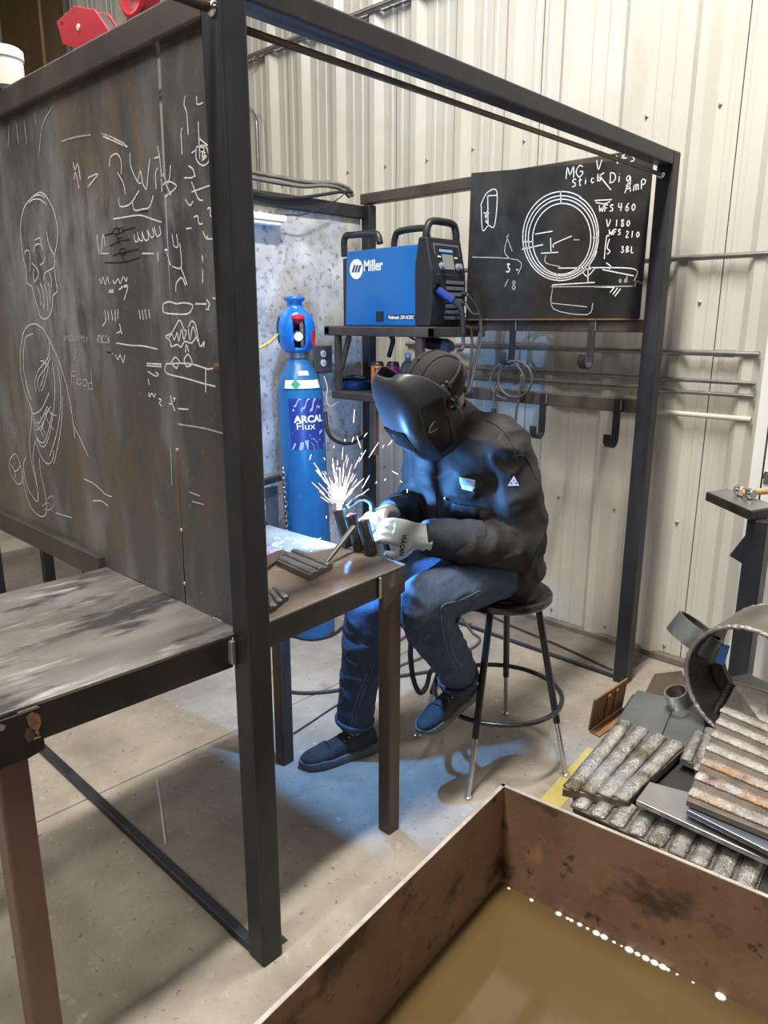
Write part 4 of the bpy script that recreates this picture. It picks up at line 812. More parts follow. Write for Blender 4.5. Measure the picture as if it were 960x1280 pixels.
for i in range(26):
    mb = MB()
    c = AT(random.uniform(345, 405), random.uniform(672, 690), 2, BZ+.0012); rr = random.uniform(.004, .014); a0 = random.uniform(0, 6)
    ribbon(mb, [c+V((rr*cos(a0+t*.5), rr*sin(a0+t*.5), 0)) for t in range(7)], (0, 0, 1), .003); mb.build('chalk_scribble', 'chalk', W)
for i in range(9): mb = MB(); ribbon(mb, [AT(338+i*2.2, 690+i*.5+dy, 2, BZ+.0014) for dy in (-2, 3)], (0, 0, 1), .006); mb.build('chalk_scribble', 'pink_chalk', W)
# sparks
random.seed(21); mb = MB(); AC = ARCP
for i in range(120):
    a = random.gauss(0, .42); b2 = random.gauss(0, .35); L0 = random.uniform(.0, .09)*random.random()*2; L = random.uniform(.012, .065)
    d = V((sin(a)*.72+b2*.3, -sin(a)*.69+b2*.4, cos(a))).normalized(); p = AC+d*L0; q = p+d*L
    q.z -= .25*(L0+L)**2
    mb.tube([p, p.lerp(q, .5)+V((0, 0, .001)), q], .001, 4, rad=[.0003, .0007, .0004])
for (x0, y0, x1, y1) in ((390, 603, 406, 618), (401, 621, 411, 628), (399, 614, 417, 630), (461, 572, 473, 553), (485, 557, 489, 552), (453, 610, 462, 594), (448, 622, 461, 611), (440, 553, 442, 546), (408, 648, 408, 645), (405, 695, 405, 690), (489, 553, 490, 550), (431, 552, 431, 549), (421, 587, 421, 584), (455, 546, 459, 541), (500, 601, 503, 603), (536, 482, 540, 475), (509, 616, 509, 611), (481, 601, 482, 598), (470, 604, 471, 602), (451, 568, 453, 566), (490, 589, 498, 593), (417, 560, 418, 557), (499, 495, 502, 489), (442, 529, 443, 512), (446, 545, 451, 560), (387, 575, 389, 568), (405, 572, 406, 575), (478, 560, 480, 556)):
    mb.tube([AT(x0, y0, 1, AC.y), AT((x0+x1)/2, (y0+y1)/2, 1, AC.y), AT(x1, y1, 1, AC.y)], .001, 4, rad=[.0004, .0010, .0005])
tag(mb.build('sparks', 'spark'), 'shower of glowing sparks rising from the weld', 'sparks', None, 'stuff')
tag(MB().ball(AC+V((0, 0, .002)), (.008, .008, .007), 10, 6).build('welding_arc', 'spark_hot', None, True), 'tiny brilliant blue-white arc on top of the test piece', 'arc')
al = bpy.data.lights.new('arc_light', 'POINT'); al.energy = 60; al.color = (0.13, 0.42, 1.0); al.shadow_soft_size = 0.01
ao = bpy.data.objects.new('arc_light', al); ao.location = AC + V((0.026, 0.006, -0.018)); COL.objects.link(ao)
# ------------------------------------------------------------------ stool
feet = [AT(585, 998, 2, 0), AT(707, 970, 2, 0), AT(632, 893, 2, 0), AT(522, 921, 2, 0)]
SC = V((1.215, .15, 0)); SH = .665
ST2 = thing('shop_stool', 'round black stool with a worn brown seat and chrome leg tips', 'stool', SC)
MB().lathe(SC+V((0, 0, SH-.035)), (0, 0, 1), [(.15, 0), (.172, .004), (.178, .012), (.178, .03), (.172, .036), (.14, .036), (.001, .034)], 48).build('seat_rim', 'stool_black', ST2, smooth='auto')
MB().lathe(SC+V((0, 0, SH)), (0, 0, 1), [(.142, .0), (.142, .004), (.12, .005), (.001, .005)], 48).build('seat', 'stool_seat', ST2, smooth='auto')
ringz = .255
rp = []
for ft in feet:
    dv = V((ft.x-SC.x, ft.y-SC.y, 0)); top = SC+dv.normalized()*.135+V((0, 0, SH-.03))
    mid = top.lerp(ft, .68)
    lg = MB().cyl(top, mid, .0125, .0125, 14).build('leg', 'stool_black', ST2, smooth='auto')
    MB().cyl(mid+V((0, 0, .002)), ft+V((0, 0, .012)), .009, n=12).build('chrome_tip', 'chrome', lg, smooth='auto')
    MB().lathe(ft, (0, 0, 1), [(.012, 0), (.015, .002), (.015, .010), (.009, .014)], 14).build('foot_glide', 'chrome', lg, smooth='auto')
    rp.append(top.lerp(ft, (SH-.03-ringz)/(SH-.03)))
rr = sum(((p-V((SC.x, SC.y, p.z))).length for p in rp))/4
MB().tube([V((SC.x+rr*cos(a), SC.y+rr*sin(a), ringz)) for a in [2*pi*i/48 for i in range(48)]], .0095, 8, closed=True).build('foot_ring', 'stool_black', ST2, smooth=True)

# ------------------------------------------------------------------ person
PE = thing('person', 'welder in dark jacket, blue jeans and lowered black helmet seated on the stool', 'person', (1.2, .18, 0))
def loft(mb, secs, n=20, side=V((0, 1, 0))):
    # secs: (center, a (along side), b (perp), side vec optional)
    R = []; C = [V(s[0]) for s in secs]
    for i, s in enumerate(secs):
        d = (C[min(i+1, len(C)-1)]-C[max(i-1, 0)]).normalized(); sv = V(s[3]) if len(s) > 3 else side
        sv = (sv-d*sv.dot(d)).normalized(); pv = d.cross(sv)
        R.append([C[i]+sv*(s[1]*cos(2*pi*t/n))+pv*(s[2]*sin(2*pi*t/n)) for t in range(n)])
    mb.rings(R)
def limb(mb, pts, rad, k=5, n=14):
    P = cr(pts, k); r = cr([V((x, 0, 0)) for x in rad], k); rr = [v.x for v in r]
    mb.tube(P, 0, n, rad=rr); mb.ball(P[0], rr[0]*.98, 12, 8); mb.ball(P[-1], rr[-1]*.98, 12, 8)
SIDE = V((-.14, -.99, 0)).normalized()            # the welder's left
pelvis, chest, neck, head = V((1.20, .195, .735)), V((1.09, .235, 1.10)), V((1.00, .262, 1.30)), V((.965, .275, 1.362))
Lsh, Lel, Lwr = V((1.075, .075, 1.195)), V((1.085, .005, .885)), V((.815, .135, .945))
Rsh, Rel, Rwr = V((1.085, .385, 1.20)), V((1.075, .45, .93)), V((.865, .39, .965))
Lhip, Lkn, Lan = V((1.17, .11, .775)), V((.735, .115, .765)), V((1.005, .165, .37))
Rhip, Rkn, Ran = V((1.20, .29, .775)), V((.835, .455, .625)), V((.835, .535, .105))
# body
bm_ = MB()
loft(bm_, [(pelvis+V((0, 0, -.04)), .10, .08), (pelvis+V((0, 0, .0)), .15, .11), (V((1.19, .20, .85)), .135, .10), (chest, .155, .105), (V((1.03, .25, 1.22)), .15, .085), (neck, .06, .06)], side=SIDE)
limb(bm_, [neck, neck+V((-.03, .005, .05)), head], [.055, .055, .06])
for s, e, wv, h in ((Lsh, Lel, Lwr, V((.70, .215, .97))), (Rsh, Rel, Rwr, V((.76, .36, .98)))):
    limb(bm_, [s, s.lerp(e, .5), e, e.lerp(wv, .5), wv, wv.lerp(h, .3)], [.055, .048, .04, .038, .024, .02])
for s, e, wv in ((Lhip, Lkn, Lan), (Rhip, Rkn, Ran)): limb(bm_, [s, s.lerp(e, .5), e, e.lerp(wv, .4), wv], [.075, .07, .052, .052, .035])
HF = V((-.70, .24, -.67)).normalized(); HS = SIDE-HF*SIDE.dot(HF); HS.normalize(); HU = HF.cross(HS)
if HU.z < 0: HU = -HU
def HL(f, s, u): return head+HF*f+HS*s+HU*u
bm_.ball(head, (.098, .078, .12), 18, 12, (HF, HS, HU)); bm_.ball(HL(.07, 0, -.06), (.04, .045, .06), 12, 8, (HF, HS, HU)); bm_.ball(HL(.112, 0, -.015), (.018, .012, .024), 8, 6, (HF, HS, HU))
for s in (-1, 1): bm_.ball(HL(-.005, s*.08, -.01), (.02, .01, .032), 8, 6, (HF, HS, HU))
put('body', remesh(bm_, .009, 4), 'skin', PE, True)
# jacket
jb = MB()
loft(jb, [(V((1.175, .220, .684)), .165, .140), (V((1.178, .215, .70)), .185, .160), (V((1.192, .203, .76)), .212, .182), (V((1.185, .20, .85)), .205, .175), (V((1.14, .22, .98)), .205, .165), (chest+V((.0, 0, .02)), .215, .155), (V((1.05, .245, 1.21)), .195, .125), (V((1.02, .255, 1.275)), .125, .095), (neck+V((.012, 0, .0)), .085, .085)], 28, side=SIDE)
limb(jb, [Lsh+V((-.0, .06, .03)), Lsh, Lsh.lerp(Lel, .45)+V((.012, -.005, 0)), Lel+V((.022, 0, .0)), Lel.lerp(Lwr, .35)+V((0, 0, -.006)), Lel.lerp(Lwr, .7)], [.085, .092, .084, .080, .070, .062])
limb(jb, [Rsh+V((0, -.06, .03)), Rsh, Rsh.lerp(Rel, .5), Rel, Rel.lerp(Rwr, .4), Rel.lerp(Rwr, .85)], [.085, .09, .08, .076, .066, .056])
jb.ball((1.245, .125, .755), (.105, .105, .05), 12, 8)
def folds(c, nn):
    t1 = noise.noise(V((c.x*7+c.z*5, c.y*7, c.z*11-c.x*6))); t2 = noise.noise(V((c.x*16, c.y*16+3, c.z*20)))
    r = 1-abs(noise.noise(V((c.x*9-c.z*7, c.y*8, c.z*9+c.x*5+9))))*2
    return .014*t1+.005*t2+.011*max(r, 0)**2-.003
jm = remesh(jb, .0085, 4, folds); J = put('jacket', jm, 'jacket', PE, True); J['label'] = 'dark charcoal work jacket'
JT = BVHTree.FromPolygons([v.co for v in jm.vertices], [p.vertices[:] for p in jm.polygons])
def hit(tree, px, py, off=.002):
    p, nn, i, dd = tree.ray_cast(CAM, RAY(px, py).normalized())
    return (p+nn*off, nn) if p else (None, None)
def surf_line(tree, px, name, m, parent, r=.0018, off=.001, k=6):
    P2 = cr([V((a, b, 0)) for a, b in px], k); out = []
    for p in P2:
        h, nn = hit(tree, p.x, p.y, off)
        if h: out.append(h)
    if len(out) > 2: return MB().tube(out, r, 6).build(name, m, parent, smooth=True)
def surf_patch(tree, quad, name, m, parent, off=.003, nu=6, nv=6):
    a, b, c, d = [V((x, y, 0)) for x, y in quad]; vs = []; ok = True
    for j in range(nv+1):
        for i in range(nu+1):
            p = a.lerp(b, i/nu).lerp(d.lerp(c, i/nu), j/nv); h, nn = hit(tree, p.x, p.y, off)
            if h is None: return None
            vs.append(h)
    o = MB().add(vs, [(j*(nu+1)+i, j*(nu+1)+i+1, (j+1)*(nu+1)+i+1, (j+1)*(nu+1)+i) for j in range(nv) for i in range(nu)]).build(name, m, parent, smooth=True)
    sd = o.modifiers.new('s', 'SOLIDIFY'); sd.thickness = .002; return o
surf_patch(JT, [(566, 628), (600, 634), (597, 648), (561, 641)], 'pocket_flap', 'jacket_trim', J, .004)
surf_line(JT, [(561, 641), (577, 650), (597, 648)], 'seam', 'jacket_trim', J, .002)
surf_line(JT, [(543, 560), (546, 610), (545, 660)], 'placket_seam', 'jacket_trim', J, .0022)
surf_line(JT, [(640, 570), (655, 570), (664, 585), (670, 600)], 'seam', 'jacket_trim', J, .002)
surf_line(JT, [(606, 525), (625, 535), (640, 555), (648, 580)], 'seam', 'jacket_trim', J, .002)
surf_patch(JT, [(575, 596), (594, 600), (593, 608), (576, 604)], 'logo_patch', 'label_pale', J, .0035); surf_patch(JT, [(577, 604.5), (594, 608), (592, 614), (578, 610)], 'logo_patch', 'white_print', J, .0036); surf_line(JT, [(577, 610.5), (585, 613), (593, 615)], 'patch_edge', 'red_plastic', J, .0012, .0035)
def surf_text(tree, s, x0, y0, x1, y1, hpx, m, parent, bold=0):
    me = text_mesh(s, 1.0, bold); mw = max(v.co.x for v in me.vertices); ok = []
    for v in me.vertices:
        u = v.co.x/mw; px, py = x0+(x1-x0)*u, y0+(y1-y0)*u-v.co.y*hpx; h, nn = hit(tree, px, py, .0046)
        if h is None: return
        v.co = h
    return put('lettering', me, m, parent)
surf_text(JT, 'LINCOLN', 576.5, 603, 593, 606.6, 7, 'label_blue', J, .02); surf_text(JT, 'ELECTRIC', 578.5, 609.3, 592.5, 612.5, 5.5, 'red_plastic', J, .02)
tri = [hit(JT, x, y, .004)[0] for x, y in ((642, 594), (649, 607), (635, 607))]
if all(tri):
    MB().prism(tri, (0, 0, .0005)).build('sleeve_patch', 'white_print', J)
    for x, y in ((642, 599.5), (639, 603.5), (645, 603.5)): MB().ball(hit(JT, x, y, .0045)[0], .003, 6, 4).build('patch_mark', 'can_black', J)
for x, y in ((557, 623), (577, 638), (547, 663)):
    h, nn = hit(JT, x, y, .002)
    if h: MB().lathe(h, nn, [(.006, 0), (.006, .003), (.001, .004)], 10).build('snap_button', 'chrome', J, smooth='auto')
# collar: folded band round the neck with a pointed flap
cols = []; mbc = MB(); nC = 20
for i in range(nC+1):
    a = radians(-150+300*i/nC); fw = V((-.90, .2, -.38)).normalized(); bwv = -fw
    c0 = neck+V((.012, 0, -.012)); dirv = (bwv*cos(a)+SIDE*sin(a)).normalized()
    upv = V((-.35, .08, .93)).normalized(); front = abs(a)/radians(150)
    cols.append((c0+dirv*.070+upv*(.052-.02*front), c0+dirv*.082+upv*(.045-.02*front), c0+dirv*(.118+.02*front)+upv*(-.018-.045*front**3), c0+dirv*.068+upv*-.03))
n4 = 4; vs = [p for s in cols for p in s]
mbc.add(vs, [(i*4+k, i*4+k+1, (i+1)*4+k+1, (i+1)*4+k) for i in range(nC) for k in range(2)]+[(i*4, (i+1)*4, (i+1)*4+3, i*4+3) for i in range(nC)])
cl = mbc.build('collar', 'jacket_trim', J, smooth=True); sd = cl.modifiers.new('s', 'SOLIDIFY'); sd.thickness = .005; ss = cl.modifiers.new('u', 'SUBSURF'); ss.levels = 1; ss.render_levels = 1
# jeans
pj = MB()
loft(pj, [(pelvis+V((.0, 0, -.058)), .16, .14), (pelvis+V((.0, 0, -.03)), .17, .15), (pelvis+V((-.0, 0, .06)), .16, .13)], 20, side=SIDE)
limb(pj, [Lhip, Lhip.lerp(Lkn, .35)+V((0, 0, .005)), Lhip.lerp(Lkn, .75), Lkn+V((.012, 0, -.002)), Lkn.lerp(Lan, .22)+V((-.015, 0, -.02)), Lkn.lerp(Lan, .55)+V((.0, 0, 0)), Lan+V((-.018, -.0, .045))], [.105, .102, .088, .080, .080, .072, .068], 6, 18)
limb(pj, [Rhip, Rhip.lerp(Rkn, .4), Rhip.lerp(Rkn, .8), Rkn, Rkn.lerp(Ran, .25), Rkn.lerp(Ran, .6), Ran+V((0.005, 0, .055))], [.105, .1, .088, .080, .078, .072, .070], 6, 18)
def jf(c, nn):
    r = 1-abs(noise.noise(V((c.x*10+c.z*6, c.y*9, c.z*14-c.x*5))))*2
    return .005*noise.noise(V((c.x*9, c.y*9, c.z*15)))+.005*max(r, 0)**3
pm = remesh(pj, .0085, 4, jf); JE = put('jeans', pm, 'jeans', PE, True); JE['label'] = 'faded blue denim jeans'
PT3 = BVHTree.FromPolygons([v.co for v in pm.vertices], [p.vertices[:] for p in pm.polygons])
surf_line(PT3, [(600, 738), (575, 750), (553, 757), (552, 775), (556, 800), (562, 820), (570, 836)], 'seam', 'jean_stitch', JE, .0008)
surf_line(PT3, [(553, 757), (560, 775), (562, 800), (568, 820), (577, 832)], 'seam', 'jean_stitch', JE, .0008)
surf_line(PT3, [(464, 830), (452, 860), (443, 885), (439, 905)], 'seam', 'jean_stitch', JE, .0008); surf_line(PT3, [(467, 832), (456, 862), (447, 888), (443, 906)], 'seam', 'jean_stitch', JE, .0008)
# hems
def hem(c, d, r, m='jeans'):
    return MB().lathe(c, d, [(r-.008, .0), (r, 0), (r+.001, .012), (r-.004, .02), (r-.012, .018)], 28, cap=False).build('hem', m, JE, smooth=True)
hem(Lan+V((-.014, 0, .022)), (Lkn-Lan).normalized(), .074); hem(Ran+V((0.005, 0, .035)), (Rkn-Ran).normalized(), .075)
# shoes
def shoe(heel, toe, up, nm):
    heel, toe = V(heel), V(toe); X = (toe-heel).normalized(); L = (toe-heel).length; up = V(up); Y = up.cross(X).normalized(); Z = X.cross(Y); k = L/.30
    def lp(x, y, z): return heel+X*(x*k)+Y*(y*k)+Z*(z*k)
    prof = [(.0, .020, .07), (.012, .031, .10), (.04, .037, .118), (.08, .038, .115), (.115, .038, .102), (.15, .041, .085), (.19, .046, .068), (.23, .048, .058), (.265, .043, .052), (.288, .031, .046), (.30, .014, .036)]
    R = []
    for x, wv, h in prof:
        R.append([lp(x, wv*(1 if c >= 0 else -1)*abs(c)**.75, .026+(h-.026)*max(sv, 0)**.6 if sv > 0 else .02) for c, sv in [(cos(radians(a)), sin(radians(a))) for a in range(0, 181, 12)]])
    sh = MB().rings(R).build(nm, 'shoe', PE, smooth=True)
    sm = sh.modifiers.new('s', 'SUBSURF'); sm.levels = 1; sm.render_levels = 1
    ol = [(x, wv+.005) for x, wv, h in prof]; ol = [(-.008, .012)]+ol+[(.308, .008)]
    out = [(x, wv) for x, wv in ol]+[(x, -wv) for x, wv in ol[::-1]]
    wave = lambda x: .030+.010*max(0, 1-x/.11)+.004*sin(x*60)
    mb = MB(); n = len(out)
    mb.v += [tuple(lp(x, y*.93, .0+(.012*max(0, (x-.22)/.08)**2))) for x, y in out]+[tuple(lp(x, y*1.04, .014+(.008*max(0, (x-.22)/.08)**2))) for x, y in out]+[tuple(lp(x, y, wave(x)+(.003*max(0, (x-.22)/.08)))) for x, y in out]+[tuple(lp(x, y*.85, wave(x)+.002)) for x, y in out]
    mb.f += [(r*n+i, r*n+(i+1) % n, (r+1)*n+(i+1) % n, (r+1)*n+i) for r in range(3) for i in range(n)]+[tuple(range(n))[::-1], tuple(range(3*n, 4*n))]
    mb.build('sole', 'sole', sh, smooth='auto')
    MB().rings([[lp(.055+.002*j, .036*cos(t)*(1+.0*j), .10+.03*j+0*sin(t)) + X*(.040*k*sin(t)) for t in [2*pi*i/16 for i in range(16)]] for j in range(3)]).build('sock', 'sock', sh, smooth=True)
    for i in range(5):
        x = .105+.018*i; h = .112-.0105*i-.004*(i > 2)
        MB().tube(cr([lp(x, -.024, h-.010), lp(x+.004, 0, h+.004), lp(x, .024, h-.010)], 4), .0026*k, 6).build('lace', 'lace', sh, smooth=True)
        for s in (-1, 1): MB().ball(lp(x, s*.025, h-.010), .0045*k, 6, 4).build('eyelet', 'chrome', sh, True)
    for s in (-1, 1): MB().tube(cr([lp(.10, 0, .115), lp(.09, s*.02, .125), lp(.08, s*.042, .112), lp(.10, s*.05, .095), lp(.105, s*.02, .110)], 5), .0022*k, 6).build('lace_loop', 'lace', sh, smooth=True)
    MB().tube(cr([lp(.225, -.05, .04), lp(.20, -.03, .066), lp(.195, 0, .074), lp(.20, .03, .066), lp(.225, .05, .04)], 5), .002*k, 6).build('toe_seam', 'lace', sh, smooth=True)
    return sh
shoe((.925, .505, .0), (.635, .605, .0), (0, 0, 1), 'shoe')
shoe((1.085, .160, .302), (.815, .185, .235), (-.28, 0, .96), 'shoe')
# helmet and cap
cm = MB();
capm = MB(); capm.ball(HL(-.028, 0, .040), (.106, .092, .100), 24, 14, (HF, HS, HU))
cp2 = put('cap', capm.mesh('cap'), 'cap_cloth', PE, True); cp2['label'] = 'charcoal cloth cap under the helmet'
for a in (-.5, 0, .5):
    pts = []
    for t in [radians(x) for x in range(20, 185, 10)]:
        d = V((cos(t)*cos(a), sin(a), sin(t)*cos(a))); pts.append(HL(-.028+.1075*d.x, .0935*d.y, .040+.1015*d.z))
    MB().tube(pts, .0016, 5).build('cap_seam', 'jacket_trim', cp2, smooth=True)
MB().ball(HL(-.028, 0, .141), .007, 8, 5).build('cap_button', 'cap_cloth', cp2, True)
hm = MB()
secs = [(.192, .100, .045, .080), (.182, .122, .075, .062), (.155, .142, .098, .038), (.110, .160, .112, .018), (.055, .176, .121, .002), (.0, .184, .125, .0), (-.055, .184, .123, .008), (-.115, .170, .112, .020), (-.165, .145, .088, .042), (-.200, .118, .056, .062)]
nS = 17; R = []
def hrow(u, df, hs, bk_):
    row = []
    for i in range(nS):
        a = radians(-92+184*i/(nS-1)); c, s = cos(a), sin(a)
        f = df*(abs(c)**.55)*(1 if c >= 0 else -1); sx = hs*(abs(s)**.62)*(1 if s >= 0 else -1)
        row.append(HL(bk_+(df-bk_)*max(f/df, -.04), sx, u))
    return row
for s in secs: R.append(hrow(*s))
hm.add([p for r in R for p in r], [(j*nS+i, j*nS+i+1, (j+1)*nS+i+1, (j+1)*nS+i) for j in range(len(secs)-1) for i in range(nS-1)])
HE = hm.build('welding_helmet', 'helmet', PE, smooth=True); HE['label'] = 'black welding helmet with visor lowered'
sd = HE.modifiers.new('s', 'SOLIDIFY'); sd.thickness = .004; sd.offset = 0
ss = HE.modifiers.new('u', 'SUBSURF'); ss.levels = 1; ss.render_levels = 1
# faceted cheek plates, lens and knob
HEM = eval_mesh(HE); HT = BVHTree.FromPolygons([v.co for v in HEM.vertices], [q.vertices[:] for q in HEM.polygons])
def hhit(f, s, u, sg, off):
    o = HL(f, sg*.3, u); pp, nn, ii, dd = HT.ray_cast(o, -HS*sg)
    return pp+HS*(sg*off) if pp else None
def hpatch(quad, sg, m, nm, off, n_=5):
    a, b, c, d = [V((x, y, 0)) for x, y in quad]; vs = []
    for jj in range(n_+1):
        for ii in range(n_+1):
            q = a.lerp(b, ii/n_).lerp(d.lerp(c, ii/n_), jj/n_); h = hhit(q.x, 0, q.y, sg, off)
            if h is None: return
            vs.append(h)
    o = MB().add(vs, [(jj*(n_+1)+ii, jj*(n_+1)+ii+1, (jj+1)*(n_+1)+ii+1, (jj+1)*(n_+1)+ii) for jj in range(n_) for ii in range(n_)]).build(nm, m, HE)
    sd = o.modifiers.new('s', 'SOLIDIFY'); sd.thickness = .005; sd.offset = -1
for s in (1, -1):
    hpatch([(.032, .062), (.105, .085), (.142, .005), (.060, .0)], s, 'helmet_dark', 'cheek_plate', .004)
    hpatch([(.060, .0), (.142, .005), (.138, -.085), (.090, -.080)], s, 'helmet_dark', 'cheek_plate', .004)
    hpatch([(.046, .0), (.058, .0), (.088, -.085), (.074, -.100)], s, 'helmet', 'cheek_ridge', .007)
    hpatch([(.074, -.100), (.088, -.085), (.138, -.090), (.130, -.108)], s, 'helmet', 'cheek_ridge', .007)
    hpatch([(.105, .092), (.118, .080), (.152, .0), (.142, .0)], s, 'helmet', 'cheek_ridge', .006)
    vc_ = hhit(.100, 0, .012, s, .004)
    if vc_:
        MB().prism([vc_+HF*(.024*cos(t)*(1.0+.35*cos(t)))+HU*(.013*sin(t)) for t in [2*pi*i/20 for i in range(20)]], HS*(s*.003)).build('vent', 'can_black', HE, bevel=.001)
        MB().tube([vc_+HS*(s*.003)+HF*(.024*cos(t)*(1.0+.35*cos(t)))+HU*(.013*sin(t)) for t in [2*pi*i/20 for i in range(20)]], .0022, 6, closed=True).build('vent_rim', 'lens_grey', HE, smooth=True)
    kc = HL(.012, s*.124, .02); MB().lathe(kc, HS*s, [(.024, -.004), (.024, .006), (.018, .010), (.010, .012), (.010, .018), (.001, .018)], 20).build('pivot_knob', 'helmet_dark', HE, smooth='auto')
    for q in range(4):
        t = q*pi/2; MB().bar(kc+HS*(s*.012)+HF*(.008*cos(t))+HU*(.008*sin(t)), kc+HS*(s*.012)+HF*(.02*cos(t))+HU*(.02*sin(t)), .006, .006).build('knob_rib', 'lens_grey', HE, bevel=.001)
MB().prism([HL(.178, -.058, .03), HL(.178, .058, .03), HL(.178, .058, -.055), HL(.178, -.058, -.055)], HF*.007).build('lens_frame', 'helmet_dark', HE, bevel=.003); MB().prism([HL(.184, -.05, .02), HL(.184, .05, .02), HL(.184, .05, -.045), HL(.184, -.05, -.045)], HF*.003).build('lens', 'helmet_dark', HE)
# head band
MB().tube([HL(-.02+.112*cos(t), .098*sin(t), .055) for t in [2*pi*i/28 for i in range(28)]], .006, 6, closed=True).build('headband', 'rubber', HE, smooth=True)
for i in range(9):
    t = .3+.16*i; c = HL(-.02+.112*cos(t), .098*sin(t), .06); MB().obox(c, (HU, HS, HF), (.013, .006, .004)).build('ratchet_tooth', 'grey_plastic', HE, bevel=.001)
MB().tube(cr([HL(.0, .122, .02), HL(-.06, .112, .035), HL(-.115, .06, .03), HL(-.13, 0, .02), HL(-.115, -.06, .03), HL(-.06, -.112, .035), HL(0, -.122, .02)], 5), .008, 6).build('headband', 'rubber', HE, smooth=True)
# gloves
def glove(wr, pd, up, sgn, nm, curl, m):
    # wr wrist, pd palm direction (to the fingers), up back-of-hand normal, sgn +1 left
    pd = V(pd).normalized(); up = V(up); up = (up-pd*up.dot(pd)).normalized(); sd = pd.cross(up)*sgn     # towards thumb
    mb = MB(); pc = wr+pd*.055
    R = [(wr-pd*.03, .046, .040), (wr-pd*.005, .044, .034), (wr+pd*.03, .042, .024), (wr+pd*.07, .046, .022), (wr+pd*.095, .043, .018)]
    loft(mb, R, 14, side=sd)
    for i, (o, L) in enumerate(((.032, .070), (.011, .078), (-.011, .073), (-.031, .058))):
        p = wr+pd*.09+sd*o; pts = [wr+pd*.06+sd*o, p]; d = pd.copy(); ax = sd
        for j, f in enumerate((.45, .32, .26)):
            d = (Matrix.Rotation(-sgn*curl*(.8+.1*i)*(1 if j else .7), 3, ax) @ d).normalized(); p = p+d*(L*f); pts.append(p)
        limb(mb, pts, [.014, .0135, .0125, .012, .0105], 4, 10)
    t0 = wr+pd*.03+sd*.032; td = (pd*.7+sd*.65-up*.25).normalized(); limb(mb, [t0-sd*.01, t0+td*.03, t0+td*.058, t0+td*.058+(pd*.95-up*.2)*.03], [.018, .0165, .0145, .012], 4, 10)
    me = remesh(mb, .0042, 3); return put(nm, me, m, PE, True)
LG = glove(Lwr+V((-.035, .022, .006)), (-.62, .70, .18), (-.55, -.65, .55), -1, 'glove', .55, 'glove')
RG = glove(Rwr+V((-.008, -.006, .006)), (-.86, -.35, .20), (.1, .35, .92), 1, 'glove', .55, 'glove_tan')
cu = MB(); A, Bc = Lel.lerp(Lwr, .50), Lwr+V((-.034, .026, .006))
loft(cu, [(A, .074, .068), (A.lerp(Bc, .5), .068, .060), (Bc, .058, .050)], 18, side=V((0, 0, 1)))
put('glove_cuff', remesh(cu, .007, 3, lambda c, n_: .004*noise.noise(c*22)), 'glove_cuff', PE, True)['label'] = 'dark blue gauntlet cuff'
cu = MB(); loft(cu, [(Rel.lerp(Rwr, .62), .062, .056), (Rwr+V((-.006, -.008, .008)), .044, .038)], 16, side=V((0, 0, 1)))
put('glove_cuff', remesh(cu, .007, 3), 'glove_cuff', PE, True)
gm = LG.data; GT = BVHTree.FromPolygons([v.co for v in gm.vertices], [p.vertices[:] for p in gm.polygons])
me = text_mesh('VULCAN', 1.0, .03); mw = max(v.co.x for v in me.vertices); ok = True
for v in me.vertices:
    u = v.co.x/mw; h, nn = hit(GT, 503-4*u+v.co.y*7.5, 668+26*u+v.co.y*1.0, .0015)
    if h is None: ok = False; break
    v.co = h
if ok: put('lettering', me, 'can_black', LG)
# torch held by the right hand
TO = thing('welding_torch', 'black curved welding torch pointing at the glowing test piece', 'welding torch', Rwr)
tp = AC+V((.034, -.016, .004))
MB().tube(cr([tp, tp+V((.015, -.006, .014)), tp+V((.045, -.016, .016)), tp+V((.07, -.026, -.006)), Rwr+V((-.10, -.03, .012)), Rwr+V((-.05, -.02, -.02)), Rwr+V((-.01, .0, -.10))], 6), .010, 10).build('handle', 'can_black', TO, smooth=True)
MB().cyl(tp+V((-.008, .004, -.006)), tp+V((.02, -.012, .018)), .008, .010, 12).build('nozzle', 'gusset_steel', TO, smooth='auto')
tl = Rwr+V((-.01, .0, -.1))
# ------------------------------------------------------------------ floor hoses
def fc(name, pts, r, m, label, z=None):
    return cable(name, [AT(x, y, 2, r) for x, y in pts], r, m, label, 'hose')
cable('torch_lead', [tl, tl+V((-.03, -.06, -.08)), V((.715, .26, .80)), V((.70, .25, .72)), AT(511, 790, 1, .26), AT(513, 820, 1, .27), AT(517, 850, 1, .28), AT(525, 866, 1, .30), AT(533, 858, 1, .34), AT(538, 840, 1, .40), AT(545, 835, 1, .6), AT(560, 838, 2, .01)], .0095, 'rubber', 'thick black torch lead looping down beside the left knee')
fc('floor_hose', [(345, 862), (375, 866), (405, 865), (430, 861), (470, 850), (520, 842), (560, 836)], .008, 'rubber', 'black hose lying on the concrete behind the right shin')
fc('floor_hose', [(367, 917), (390, 902), (414, 886), (440, 870)], .004, 'rubber', 'thin dark wire on the concrete behind the right shoe')
fc('floor_hose', [(350, 790), (375, 797), (410, 796), (432, 780), (442, 762)], .008, 'rubber', 'black hose curling round the foot of the gas cylinder')
fc('floor_hose', [(560, 760), (600, 765), (640, 783), (700, 808), (765, 838)], .008, 'rubber', 'black hose along the back of the booth behind the stool')
fc('floor_hose', [(575, 770), (590, 790), (600, 800), (585, 812), (560, 808), (548, 790), (560, 778), (590, 780)], .007, 'cable_grey', 'grey cable coiled on the floor behind the stool')
fc('floor_hose', [(500, 800), (520, 790), (545, 800), (530, 820), (505, 830), (480, 842)], .007, 'cable_grey', 'grey cable loop on the floor between the legs')
a, b = AT(196, 975, 2, .003), AT(207, 1055, 2, .003)
